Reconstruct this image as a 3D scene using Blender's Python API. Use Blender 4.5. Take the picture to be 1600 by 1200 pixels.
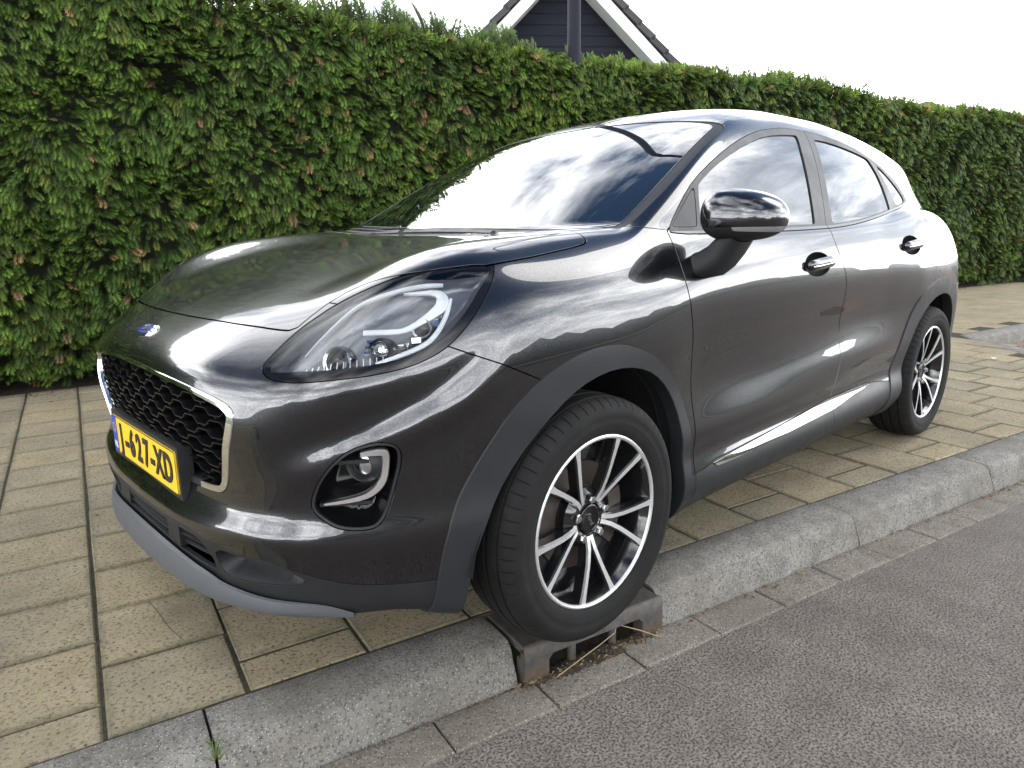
import bpy, math, random
import numpy as np
from mathutils import Matrix, Vector
random.seed(7); RNG = np.random.default_rng(7)
for _o in list(bpy.data.objects): bpy.data.objects.remove(_o)
S = bpy.context.scene; COL = S.collection
# ------------------------------------------------------------------ camera
CAMQ = (1.349, 1.981, 1.099, -2.326, -0.222, -0.016, 1106.85)
def cam_axes(yaw, pitch, roll):
    f = np.array([math.cos(pitch)*math.cos(yaw), math.cos(pitch)*math.sin(yaw), math.sin(pitch)])
    r = np.cross(f, [0, 0, 1]); r /= np.linalg.norm(r); u = np.cross(r, f)
    c, s = math.cos(roll), math.sin(roll)
    return c*r+s*u, -s*r+c*u, f
CR, CU, CF = cam_axes(*CAMQ[3:6])
cam = bpy.data.cameras.new('camera'); cam_ob = bpy.data.objects.new('camera', cam); COL.objects.link(cam_ob)
cam_ob.matrix_world = Matrix([[CR[i], CU[i], -CF[i], CAMQ[i]] for i in range(3)]+[[0, 0, 0, 1]])
cam.sensor_width = 36; cam.lens = 36*CAMQ[6]/1600; cam.clip_start = .05; cam.clip_end = 2000; S.camera = cam_ob
# ------------------------------------------------------------------ sky, sun, exposure
SUN_EL, SUN_AZ = math.radians(46), math.radians(158)       # azimuth in the xy plane of the direction TO the sun
w = bpy.data.worlds.new('World'); S.world = w; w.use_nodes = True
nt = w.node_tree; nt.nodes.clear()
def wn(t, **k):
    n = nt.nodes.new(t)
    for a, b in k.items(): setattr(n, a, b)
    return n
wo = wn('ShaderNodeOutputWorld'); bg = wn('ShaderNodeBackground'); bg.inputs[1].default_value = .10
nt.links.new(bg.outputs[0], wo.inputs[0])
sky = wn('ShaderNodeTexSky', sky_type='NISHITA', sun_disc=False)
sky.sun_elevation = SUN_EL; sky.sun_rotation = math.pi/2-SUN_AZ
tc = wn('ShaderNodeTexCoord'); sep = wn('ShaderNodeSeparateXYZ'); nt.links.new(tc.outputs['Generated'], sep.inputs[0])
def wmath(op, a, b=None):
    n = wn('ShaderNodeMath', operation=op)
    for i, v in enumerate((a, b)):
        if v is None: continue
        if isinstance(v, (int, float)): n.inputs[i].default_value = v
        else: nt.links.new(v, n.inputs[i])
    return n.outputs[0]
zz = wmath('ADD', wmath('MAXIMUM', sep.outputs[2], 0.0), .22)
cx = wmath('DIVIDE', sep.outputs[0], zz); cy = wmath('DIVIDE', sep.outputs[1], zz)
cmb = wn('ShaderNodeCombineXYZ'); nt.links.new(cx, cmb.inputs[0]); nt.links.new(cy, cmb.inputs[1])
def wnoise(scale, detail, rough, loc, dist=0.0, sc=(1, 1, 1)):
    mp = wn('ShaderNodeMapping'); mp.inputs['Location'].default_value = loc; mp.inputs['Scale'].default_value = sc
    nt.links.new(cmb.outputs[0], mp.inputs[0])
    n = wn('ShaderNodeTexNoise'); n.inputs['Scale'].default_value = scale; n.inputs['Detail'].default_value = detail
    n.inputs['Roughness'].default_value = rough; n.inputs['Distortion'].default_value = dist
    nt.links.new(mp.outputs[0], n.inputs['Vector']); return n.outputs[0]
def wramp(f, stops):
    r = wn('ShaderNodeValToRGB'); nt.links.new(f, r.inputs[0]); e = r.color_ramp.elements
    while len(e) < len(stops): e.new(.5)
    for x, (p, c) in zip(e, stops): x.position = p; x.color = c
    return r.outputs[0]
n1 = wnoise(.85, 9, .58, (5.5, 7.7, 0), .25)
n2 = wnoise(1.25, 8, .62, (7.3, 4.2, 0), .25)
SKY_COVER = (.45, .61)
mask = wramp(n1, [(SKY_COVER[0], (0, 0, 0, 1)), (SKY_COVER[1], (1, 1, 1, 1))])
# far clouds close up towards the horizon
hz = wramp(sep.outputs[2], [(0.12, (1, 1, 1, 1)), (.55, (0, 0, 0, 1))])
mask2 = wn('ShaderNodeMix', data_type='RGBA', blend_type='LIGHTEN'); mask2.inputs[0].default_value = 1
nt.links.new(mask, mask2.inputs[6]); nt.links.new(hz, mask2.inputs[7])
ccol0 = wramp(n2, [(.36, (22, 23.4, 25, 1)), (.50, (70, 71, 72.4, 1)), (.64, (150, 150, 148, 1))])
hz2 = wramp(sep.outputs[2], [(.05, (.5, .5, .5, 1)), (.20, (0, 0, 0, 1))])
ccm = wn('ShaderNodeMix', data_type='RGBA'); nt.links.new(hz2, ccm.inputs[0]); nt.links.new(ccol0, ccm.inputs[6]); ccm.inputs[7].default_value = (120, 121, 122, 1)
ccol = ccm.outputs[2]
mx = wn('ShaderNodeMix', data_type='RGBA'); nt.links.new(mask2.outputs[2], mx.inputs[0])
skm = wn('ShaderNodeMix', data_type='RGBA', blend_type='MULTIPLY'); skm.inputs[0].default_value = 1
skm.inputs[7].default_value = (.72, 1.02, 1.32, 1); nt.links.new(sky.outputs[0], skm.inputs[6])
nt.links.new(skm.outputs[2], mx.inputs[6]); nt.links.new(ccol, mx.inputs[7]); nt.links.new(mx.outputs[2], bg.inputs[0])
sl = bpy.data.lights.new('sun', 'SUN'); sl.energy = 1.5; sl.angle = math.radians(28); sl.color = (1, .95, .88)
so = bpy.data.objects.new('sun', sl); COL.objects.link(so)
sd = Vector((math.cos(SUN_EL)*math.cos(SUN_AZ), math.cos(SUN_EL)*math.sin(SUN_AZ), math.sin(SUN_EL)))
so.rotation_euler = sd.to_track_quat('Z', 'Y').to_euler(); so.location = sd*30
S.view_settings.view_transform = 'Standard'; S.view_settings.look = 'None'; S.view_settings.gamma = 1
S.view_settings.use_curve_mapping = False; S.view_settings.exposure = -0.40
# ------------------------------------------------------------------ helpers
def link(o, parent=None):
    COL.objects.link(o)
    if parent is not None: o.parent = parent
    return o
def tag(o, label=None, cat=None, group=None, kind=None):
    for k, v in (('label', label), ('category', cat), ('group', group), ('kind', kind)):
        if v: o[k] = v
    return o
def empty(name, loc=(0, 0, 0)):
    o = bpy.data.objects.new(name, None); o.empty_display_size = .1; link(o); o.location = loc; return o
def mesh_np(name, V, F, mat=None, smooth=False, normals=None, mats=None, midx=None):
    V = np.asarray(V, np.float32); me = bpy.data.meshes.new(name)
    if isinstance(F, np.ndarray):
        k = F.shape[1]; me.vertices.add(len(V)); me.vertices.foreach_set('co', V.ravel())
        me.loops.add(F.size); me.loops.foreach_set('vertex_index', F.ravel().astype(np.int32))
        me.polygons.add(len(F)); me.polygons.foreach_set('loop_start', np.arange(0, F.size, k, dtype=np.int32))
        me.polygons.foreach_set('loop_total', np.full(len(F), k, np.int32)); me.update(calc_edges=True); me.validate()
    else:
        me.from_pydata(V.tolist(), [], F); me.update()
    for m in (mats or ([mat] if mat else [])): me.materials.append(m)
    if midx is not None: me.polygons.foreach_set('material_index', np.asarray(midx, np.int32))
    if smooth: me.shade_smooth()
    if normals is not None:
        me.shade_smooth(); me.normals_split_custom_set_from_vertices(np.asarray(normals, float).tolist())
    return me
def ob(name, me, parent=None):
    return link(bpy.data.objects.new(name, me), parent)
class MB:
    """collects boxes, tubes and prisms, then links them as one mesh object"""
    def __init__(s): s.v = []; s.f = []
    def add(s, V, F):
        n = len(s.v); s.v += [tuple(float(c) for c in p) for p in V]; s.f += [tuple(int(i)+n for i in f) for f in F]; return s
    def box(s, c, d, R=None, ch=0.0):
        c = np.array(c, float); h = np.array(d, float)/2
        if ch <= 0:
            V = np.array([[x, y, z] for x in (-1, 1) for y in (-1, 1) for z in (-1, 1)])*h
            F = [(0, 1, 3, 2), (4, 6, 7, 5), (0, 4, 5, 1), (2, 3, 7, 6), (0, 2, 6, 4), (1, 5, 7, 3)]
        else:
            V = []; F = []
            def ring(z, i): return [(-h[0]+i, -h[1]+i, z), (h[0]-i, -h[1]+i, z), (h[0]-i, h[1]-i, z), (-h[0]+i, h[1]-i, z)]
            V = np.array(ring(-h[2], 0)+ring(h[2]-ch, 0)+ring(h[2], ch))
            F = [(3, 2, 1, 0), (8, 9, 10, 11)]
            for k in (0, 4):
                for i in range(4): j = (i+1) % 4; F.append((k+i, k+j, k+4+j, k+4+i))
        V = np.asarray(V, float)
        if R is not None: V = V@np.asarray(R).T
        return s.add(V+c, F)
    def tube(s, P, r, n=8, cap=True):
        P = [np.array(p, float) for p in P]; rs = r if hasattr(r, '__len__') else [r]*len(P)
        V = []; F = []; up = None
        for i, p in enumerate(P):
            t = P[min(i+1, len(P)-1)]-P[max(i-1, 0)]; t /= np.linalg.norm(t)+1e-12
            if up is None: up = np.array([0, 0, 1.]) if abs(t[2]) < .9 else np.array([1., 0, 0])
            a = np.cross(t, up); a /= np.linalg.norm(a)+1e-12; b = np.cross(a, t); up = b
            for k in range(n):
                an = 2*math.pi*k/n; V.append(p+rs[i]*(math.cos(an)*a+math.sin(an)*b))
        for i in range(len(P)-1):
            for k in range(n):
                F.append((i*n+k, i*n+(k+1) % n, (i+1)*n+(k+1) % n, (i+1)*n+k))
        if cap: F.append(tuple(range(n))[::-1]); F.append(tuple((len(P)-1)*n+k for k in range(n)))
        return s.add(V, F)
    def prism(s, poly, a, b):
        """poly: list of 3-D points, extruded from +a to +b (vectors)"""
        n = len(poly); A = np.array(poly)+np.array(a); B = np.array(poly)+np.array(b)
        F = [tuple(range(n))[::-1], tuple(range(n, 2*n))]+[(i, (i+1) % n, n+(i+1) % n, n+i) for i in range(n)]
        return s.add(np.concatenate([A, B]), F)
    def mesh(s, name, mat, smooth=False): return mesh_np(name, s.v, s.f, mat, smooth)
    def build(s, name, mat, parent=None, smooth=False, auto=None):
        me = s.mesh(name, mat, smooth or auto is not None)
        if auto is not None: me.set_sharp_from_angle(angle=math.radians(auto))
        return ob(name, me, parent)
# ------------------------------------------------------------------ materials
MATS = {}
class M:
    def __init__(s, name, base=(.5, .5, .5), rough=.5, metal=0., spec=.5, coat=0., coat_rough=.03, coat_ior=1.5):
        m = s.m = bpy.data.materials.new(name); m.use_nodes = True; s.nt = m.node_tree
        s.b = s.nt.nodes['Principled BSDF']; s.out = s.nt.nodes['Material Output']
        s.b.inputs['Base Color'].default_value = (*base, 1); s.b.inputs['Roughness'].default_value = rough
        s.b.inputs['Metallic'].default_value = metal; s.b.inputs['Specular IOR Level'].default_value = spec
        s.b.inputs['Coat Weight'].default_value = coat; s.b.inputs['Coat Roughness'].default_value = coat_rough; s.b.inputs['Coat IOR'].default_value = coat_ior
        MATS[name] = m
    def n(s, t, **k):
        x = s.nt.nodes.new(t)
        for a, b in k.items():
            if a[0] == '_': x.inputs[a[1:].replace('_', ' ')].default_value = b
            else: setattr(x, a, b)
        return x
    def l(s, a, b): s.nt.links.new(a, b)
    def coord(s, kind='Object', scale=(1, 1, 1)):
        c = s.n('ShaderNodeTexCoord'); mp = s.n('ShaderNodeMapping'); mp.inputs['Scale'].default_value = scale
        s.l(c.outputs[kind], mp.inputs[0]); return mp.outputs[0]
    def noise(s, vec, scale, detail=4, rough=.55, dist=0.):
        x = s.n('ShaderNodeTexNoise', _Scale=scale, _Detail=detail, _Roughness=rough, _Distortion=dist); s.l(vec, x.inputs['Vector']); return x.outputs[0]
    def voro(s, vec, scale, feature='F1', out=0, rnd=1.):
        x = s.n('ShaderNodeTexVoronoi', feature=feature, _Scale=scale); x.inputs['Randomness'].default_value = rnd
        s.l(vec, x.inputs['Vector']); return x.outputs[out]
    def ramp(s, f, stops):
        r = s.n('ShaderNodeValToRGB'); s.l(f, r.inputs[0]); e = r.color_ramp.elements
        while len(e) < len(stops): e.new(.5)
        for x, (p, c) in zip(e, stops): x.position = p; x.color = (*c, 1) if len(c) == 3 else c
        return r.outputs[0]
    def grey(s, f, a, b, ca, cb): return s.ramp(f, [(a, (ca,)*3), (b, (cb,)*3)])
    def mix(s, fac, a, b, mode='MIX'):
        x = s.n('ShaderNodeMix', data_type='RGBA', blend_type=mode)
        for i, v in ((0, fac), (6, a), (7, b)):
            if isinstance(v, (int, float)): x.inputs[i].default_value = v
            elif isinstance(v, tuple): x.inputs[i].default_value = (*v, 1)
            else: s.l(v, x.inputs[i])
        return x.outputs[2]
    def math(s, op, a, b=0.):
        x = s.n('ShaderNodeMath', operation=op)
        for i, v in enumerate((a, b)):
            if isinstance(v, (int, float)): x.inputs[i].default_value = v
            else: s.l(v, x.inputs[i])
        return x.outputs[0]
    def rand(s): return s.n('ShaderNodeObjectInfo').outputs['Random']
    def color(s, c): s.l(c, s.b.inputs['Base Color']); return s
    def rough(s, c): s.l(c, s.b.inputs['Roughness']); return s
    def bump(s, h, strength=.5, dist=.01):
        x = s.n('ShaderNodeBump', _Strength=strength, _Distance=dist); s.l(h, x.inputs['Height'])
        if s.b.inputs['Normal'].is_linked: s.l(s.b.inputs['Normal'].links[0].from_socket, x.inputs['Normal'])
        s.l(x.outputs[0], s.b.inputs['Normal']); return s
# ------------------------------------------------------------------ street frame: s runs along the kerb, t towards the hedge
KU = np.array([.9788, -.2046]); KN = np.array([-.2046, -.9788]); KO = np.array([0, .596]); KANG = math.atan2(KU[1], KU[0])
def st(s, t, z=0.): p = KO+s*KU+t*KN; return (p[0], p[1], z)
RK = np.array([[KU[0], KN[0], 0], [KU[1], KN[1], 0], [0, 0, 1.]])     # local (s,t,z) -> world
def at_st(o, s, t, z=0., rz=0.):
    o.matrix_world = Matrix.Translation(st(s, t, z)) @ Matrix.Rotation(KANG+rz, 4, 'Z'); return o
def project(P):
    d = np.asarray(P, float)-np.array(CAMQ[:3]); wz = d@CF
    return np.stack([800+CAMQ[6]*(d@CR)/wz, 600-CAMQ[6]*(d@CU)/wz, wz], -1)
ROADZ = -.118
# ---- materials of the ground
def tile_material(name, edges):
    m = M(name, rough=.9); geo = m.n('ShaderNodeNewGeometry'); gv = m.n('ShaderNodeMapping'); m.l(geo.outputs['Position'], gv.inputs[0]); v = gv.outputs[0]
    base = m.ramp(m.noise(v, 6, 9, .72), [(.25, (.225, .187, .114)), (.5, (.312, .266, .172)), (.78, (.385, .340, .240))])
    tone = m.ramp(m.rand(), [(0, (.80, .81, .83)), (.4, (.95, .94, .92)), (.7, (1.02, .99, .93)), (1, (1.13, 1.07, .96))])
    c = m.mix(1, base, tone, 'MULTIPLY')
    sp = m.noise(v, 95, 4, .74); c = m.mix(m.grey(sp, .53, .60, 0, .85), c, (.065, .053, .036))
    sp2 = m.noise(v, 190, 2, .6); c = m.mix(m.grey(sp2, .60, .68, 0, .7), c, (.46, .43, .36))
    pit = m.voro(v, 46); c = m.mix(m.grey(pit, .12, .21, .85, 0), c, (.05, .043, .033))
    big = m.noise(v, 2.2, 5, .6); c = m.mix(m.grey(big, .42, .72, 0, .45), c, (.12, .108, .084))
    if edges:      # grime and moss gathered along the edges of each tile
        oc = m.n('ShaderNodeTexCoord'); sx = m.n('ShaderNodeSeparateXYZ'); m.l(oc.outputs['Object'], sx.inputs[0])
        e = m.math('MAXIMUM', m.math('ABSOLUTE', sx.outputs[0]), m.math('ABSOLUTE', sx.outputs[1]))
        e = m.math('ADD', e, m.math('MULTIPLY', m.math('SUBTRACT', m.noise(v, 17, 5, .7), .5), .05))
        c = m.mix(m.grey(e, .128, .152, 0, .6), c, m.mix(m.grey(m.noise(v, 4, 4), .45, .6, 0, 1), (.085, .070, .045), (.060, .068, .028)))
    m.color(c).bump(m.noise(v, 150, 5, .8), .9, .005).bump(m.noise(v, 26, 4, .6), .45, .006)
tile_material('concrete_tile', True); tile_material('concrete_tile_far', False)
m = M('joint_soil', rough=1); v = m.coord('Object')
m.color(m.ramp(m.noise(v, 40, 5), [(.35, (.022, .018, .012)), (.55, (.045, .037, .024)), (.72, (.040, .048, .018))])).bump(m.noise(v, 160, 4), .8, .006)
def aggregate(name, dark, mid, light, tint):
    m = M(name, rough=.92); g = m.n('ShaderNodeNewGeometry'); mp = m.n('ShaderNodeMapping'); m.l(g.outputs['Position'], mp.inputs[0]); v = mp.outputs[0]
    c = m.ramp(m.noise(v, 12, 6, .7), [(.28, dark), (.52, mid), (.75, light)])
    c = m.mix(m.grey(m.noise(v, 120, 4, .75), .53, .61, 0, .85), c, tuple(x*.22 for x in mid))
    c = m.mix(m.grey(m.voro(v, 120), .14, .26, .8, 0), c, (.55, .53, .49))
    c = m.mix(m.grey(m.noise(v, 3.1, 5, .6), .45, .7, 0, .5), c, tint)
    m.color(c).bump(m.noise(v, 120, 5, .8), 1., .007).bump(m.noise(v, 22, 4, .6), .4, .01); return m
aggregate('kerb_concrete', (0.146, 0.138, 0.122), (0.242, 0.230, 0.206), (0.325, 0.311, 0.282), (0.130, 0.115, 0.088))
aggregate('gutter_concrete', (0.160, 0.141, 0.116), (0.225, 0.199, 0.166), (0.272, 0.245, 0.207), (0.126, 0.103, 0.076))
m = M('asphalt', rough=.88); g = m.n('ShaderNodeNewGeometry'); mp = m.n('ShaderNodeMapping'); m.l(g.outputs['Position'], mp.inputs[0]); v = mp.outputs[0]
wob = m.n('ShaderNodeVectorMath', operation='ADD'); nn = m.n('ShaderNodeTexNoise', _Scale=60., _Detail=2.); m.l(v, nn.inputs['Vector'])
sc_ = m.n('ShaderNodeVectorMath', operation='SCALE'); m.l(nn.outputs['Color'], sc_.inputs[0]); sc_.inputs['Scale'].default_value = .012; m.l(v, wob.inputs[0]); m.l(sc_.outputs[0], wob.inputs[1]); vv = wob.outputs[0]
stone = m.voro(vv, 95, 'F1', 1); fd_ = m.voro(vv, 95, 'F1', 0)
c = m.ramp(m.noise(v, 7, 5, .6), [(.3, (.140, .121, .105)), (.55, (.178, .157, .138)), (.75, (.208, .186, .167))])
bw = m.n('ShaderNodeRGBToBW'); m.l(stone, bw.inputs[0])
c = m.mix(1, c, m.ramp(bw.outputs[0], [(.15, (.86, .84, .83)), (.5, (1, .98, .97)), (.85, (1.12, 1.09, 1.06))]), 'MULTIPLY')
pn = m.noise(v, 150, 2, .5); pit_ = m.grey(pn, .35, .49, .8, 0)
c = m.mix(pit_, c, (.024, .021, .019))
c = m.mix(m.grey(m.noise(v, 1.1, 5, .65), .48, .72, 0, .35), c, (.10, .094, .092))
c = m.mix(m.grey(m.noise(v, .55, 4, .6), .5, .66, 0, .3), c, (.20, .185, .165))
m.color(c).bump(m.math('ADD', m.grey(pn, .36, .50, 0, 1), m.math('MULTIPLY', fd_, -.5)), .9, .006).bump(m.noise(v, 240, 3, .7), .35, .003)
m = M('soil', rough=1); v = m.coord('Object')
m.color(m.ramp(m.noise(v, 18, 6, .7), [(.3, (.03, .022, .014)), (.55, (.07, .052, .034)), (.75, (.12, .095, .065))])).bump(m.noise(v, 60, 5, .7), 1, .03)
m = M('red_clinker', rough=.9); g = m.n('ShaderNodeNewGeometry'); v = g.outputs['Position']
m.color(m.ramp(m.noise(v, 8, 5, .6), [(.3, (.12, .075, .06)), (.6, (.19, .12, .095)), (.8, (.24, .16, .13))])).bump(m.noise(v, 90, 3), .5, .005)
m = M('grass_ground', rough=1); v = m.coord('Object')
m.color(m.ramp(m.noise(v, 3, 6, .7), [(.3, (.03, .05, .015)), (.7, (.06, .09, .03))]))
# ---- ground sheets
def sheet(name, poly, z, mat, kind='structure'):
    me = mesh_np(name, [st(s, t, z) for s, t in poly], [tuple(range(len(poly)))[::-1]], MATS[mat]); return tag(ob(name, me), kind=kind)
sheet('ground', [(-400, -400), (400, -400), (400, 400), (-400, 400)], ROADZ-.012, 'grass_ground')
road = sheet('road', [(-90, -7.2), (60, -7.2), (60, -.322), (-90, -.322)], ROADZ-.002, 'asphalt')
lay = sheet('lay_by', [(-90, -.322), (-4.9, -.322), (-4.9, .05), (-6.05, 1.62), (-90, 1.9)], ROADZ+.004, 'red_clinker')
# ---- pavement: soil bed plus tiles
pave = tag(empty('pavement'), kind='structure')
def cornerline(t): return -4.75-1.25*max(0, min(t, 1.75))/1.75*1.0       # s of the kerb corner towards the lay-by
bed = mesh_np('joint_bed', [st(s, t, -.0045) for s, t in [(9, 0), (9, 4.6), (-40, 4.6), (-40, 1.95), (-6.1, 1.78), (-4.85, .0)]], [(5, 4, 3, 2, 1, 0)], MATS['joint_soil'])
ob('joint_bed', bed, pave)
PS, PT = .3055, .310
def tile_mesh(ls, lt):
    mb = MB(); mb.box((0, 0, -.02), (ls, lt, .04), ch=.005); me = mb.mesh('paving_tile', MATS['concrete_tile'])
    return me
tiles = []; CRACK_T = .465; CRACK = [(.968, .70), (.962, .600), (.951, .545), (.944, .507), (.936, .45), (.926, .403), (.913, .36), (.906, .334), (.897, .300)]
for k in range(-44, 24):
    s0 = .80+PS*k
    off = (.146 if k % 2 else .310)-.310
    j = 0
    while True:
        t0 = off+.310*j; t1 = t0+PT; j += 1
        if t0 > 4.22: break
        t0c = max(t0, .004); t1c = min(t1, 4.26)
        if t1c-t0c < .04: continue
        sc, tcn = s0+PS/2, (t0c+t1c)/2
        if sc < -4.75 and tcn < 1.92 and sc+.16 < -4.75-1.25*min(tcn, 1.75)/1.75+.12: continue
        tiles.append((sc, tcn, t1c-t0c, k))
P = np.array([st(a, b) for a, b, _, _ in tiles]); px = project(P)
size = np.where((px[:, 2] > .3) & (px[:, 0] > -120) & (px[:, 0] < 1720) & (px[:, 1] > 350) & (px[:, 1] < 1330), 1/np.maximum(px[:, 2], .3), 0)
# hidden under the car floor: leave those to the joined rest
size *= np.where((P[:, 1] < .35) & (P[:, 1] > -.75) & (P[:, 0] < .45), .3, 1)
order = np.argsort(-size); top = set(order[:299].tolist()); cache = {}
rest = MB()
for i, (a, b, lt, k) in enumerate(tiles):
    rs = random.Random(i)
    g = .0045+.004*rs.random()*(k % 2 == 0); dz = rs.uniform(-.0025, .0025); tx, ty = rs.uniform(-.004, .004), rs.uniform(-.004, .004)
    seam = .0085 if k in (0, 1) else .006
    dims = (round(PS-seam, 3), round(lt-.0075, 4))
    if i in top:
        if dims not in cache: cache[dims] = tile_mesh(*dims)
        if k == 0 and abs(b-CRACK_T) < .16:                    # this tile has broken in two along an old crack
            hs, ht = dims[0]/2, dims[1]/2
            cr = [(x, max(-ht, min(ht, y))) for x, y in [(c_[0]-a, c_[1]-b) for c_ in CRACK]]; gp = .0016
            for sgn in (-1, 1):
                edge = cr
                if sgn < 0: poly = [(x-gp, y) for x, y in edge]+[(-hs, -ht), (-hs, ht)]
                else: poly = [(x+gp, y) for x, y in edge[::-1]]+[(hs, ht), (hs, -ht)]
                mb = MB(); mb.prism([(x, y, 0) for x, y in poly], (0, 0, -.04), (0, 0, .0)); o = mb.build('paving_tile', MATS['concrete_tile'], pave)
                o.matrix_world = Matrix.Translation(st(a, b, dz)) @ Matrix(((KU[0], KN[0], 0, 0), (KU[1], KN[1], 0, 0), (0, 0, 1, 0), (0, 0, 0, 1)))
            continue
        o = ob('paving_tile', cache[dims], pave)
        o.matrix_world = Matrix.Translation(st(a, b, dz)) @ Matrix.Rotation(KANG+rs.uniform(-.006, .006), 4, 'Z') @ Matrix.Rotation(tx, 4, 'X') @ Matrix.Rotation(ty, 4, 'Y')
    else:
        rest.box(st(a, b, -.02+dz), (dims[0], dims[1], .04), RK@np.diag([1, 1, 1]), ch=.0035)
tag(rest.build('far_paving', MATS['concrete_tile_far'], pave), kind='stuff')
# ---- kerb
kerb = tag(empty('kerb'), kind='structure')
def kerb_mesh(L, seed=0):
    """profile (t,z): flat top, worn rounded arris, battered face; small chips along the arris"""
    rr = random.Random(seed); n = max(2, int(L/.02)); prof = [(0, -.14), (0, -.004), (-.006, .001), (-.08, .002), (-.138, .001), (-.153, -.003), (-.163, -.010), (-.1695, -.021), (-.175, -.040), (-.190, -.088), (-.203, -.15)]
    ph = [rr.uniform(0, 6.28) for _ in range(6)]
    V = []; F = []
    for i in range(n+1):
        x = -L/2+L*i/n; e = min(x+L/2, L/2-x)
        wv = .0012*math.sin(x*9+ph[0])+.0012*math.sin(x*23+ph[1])+.0011*math.sin(x*57+ph[2])+.0008*math.sin(x*131+ph[3])
        endc = .006*math.exp(-e/.008)
        for q, (t, z) in enumerate(prof):
            k = 1 if 4 <= q <= 8 else 0
            V.append((x, t+wv*k*.8+endc*k*.6, z-abs(wv)*k*.9-endc*(.6 if q > 1 and q < 9 else 0)))
    m_ = len(prof)
    for i in range(n):
        for q in range(m_-1):
            F.append((i*m_+q, (i+1)*m_+q, (i+1)*m_+q+1, i*m_+q+1))
    F.append(tuple(range(m_))); F.append(tuple(n*m_+q for q in range(m_))[::-1])
    V = [(x, t, z) for x, t, z in V]
    me = mesh_np('kerbstone', V, [f for f in F], MATS['kerb_concrete'], smooth=True); me.set_sharp_from_angle(angle=math.radians(50)); return me
def place_kerb(me, s, dz=0, rz=0, t=0):
    o = ob('kerbstone', me, kerb); o.matrix_world = Matrix.Translation(st(s, t, dz)) @ Matrix(((KU[0], KN[0], 0, 0), (KU[1], KN[1], 0, 0), (0, 0, 1, 0), (0, 0, 0, 1))) @ Matrix.Rotation(rz, 4, 'Z'); return o
def span(a, b, seed, dz=0): place_kerb(kerb_mesh(b-a-.007, seed), (a+b)/2, dz)
span(.152, .905, 1, -.001); span(.905, 1.92, 2, .001); span(1.92, 2.93, 3); span(-1.378, -.362, 4, .002); span(-2.389, -1.378, 5, .0); span(-3.40, -2.389, 6, .001); span(-4.41, -3.40, 7)
span(2.93, 3.94, 12); span(3.94, 4.95, 13)
def kerb_between(p, q, seed):
    p = np.array(p); q = np.array(q); d = q-p; L = np.linalg.norm(d)
    n = max(1, round(L/1.0))
    for i in range(n):
        c = p+d*(i+.5)/n; a = math.atan2(d[1], d[0])
        place_kerb(kerb_mesh(L/n-.008, seed+i), c[0], .0, a, c[1])
kerb_between((-6.07, 1.80), (-4.84, .17), 30); kerb_between((-4.84, .10), (-4.42, .0), 33); kerb_between((-20.1, 1.98), (-6.1, 1.84), 40)
# ---- gutter tiles
gut = tag(empty('gutter'), kind='structure'); gc = {}
for k in range(-16, 9):
    rs = random.Random(900+k); a = .41+.2985*k
    key = rs.randint(0, 2)
    if key not in gc:
        mb = MB(); mb.box((0, 0, -.03), (.2935, .128, .06), ch=.004); gc[key] = mb.mesh('gutter_tile', MATS['gutter_concrete'])
    o = ob('gutter_tile', gc[key], gut)
    o.matrix_world = Matrix.Translation(st(a+.149, -.262+rs.uniform(-.002, .002), ROADZ+.004+rs.uniform(-.003, .003))) @ Matrix.Rotation(KANG+rs.uniform(-.008, .008), 4, 'Z') @ Matrix.Rotation(.02, 4, 'X')
me = mesh_np('gutter_bed', [st(s, t, ROADZ-.004) for s, t in [(-5, -.33), (5, -.33), (5, -.1), (-5, -.1)]], [(0, 1, 2, 3)][::-1], MATS['joint_soil']); ob('gutter_bed', me, gut)
# ---- soil strip under the hedge
V = []; F = []; ns, ntt = 130, 10
for i in range(ns+1):
    for j in range(ntt+1):
        s = -22+32*i/ns; t = 4.24+1.3*j/ntt
        V.append(st(s, t, .0+.028*math.sin(j/ntt*2.2)+.012*math.sin(s*9.1+j)*math.sin(s*3.7-j*2.1)+(.0 if j else -.02)))
for i in range(ns):
    for j in range(ntt): a = i*(ntt+1)+j; F.append((a, a+1, a+ntt+2, a+ntt+1))
tag(ob('soil_strip', mesh_np('soil_strip', V, F, MATS['soil'], smooth=True)), kind='structure')
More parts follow.
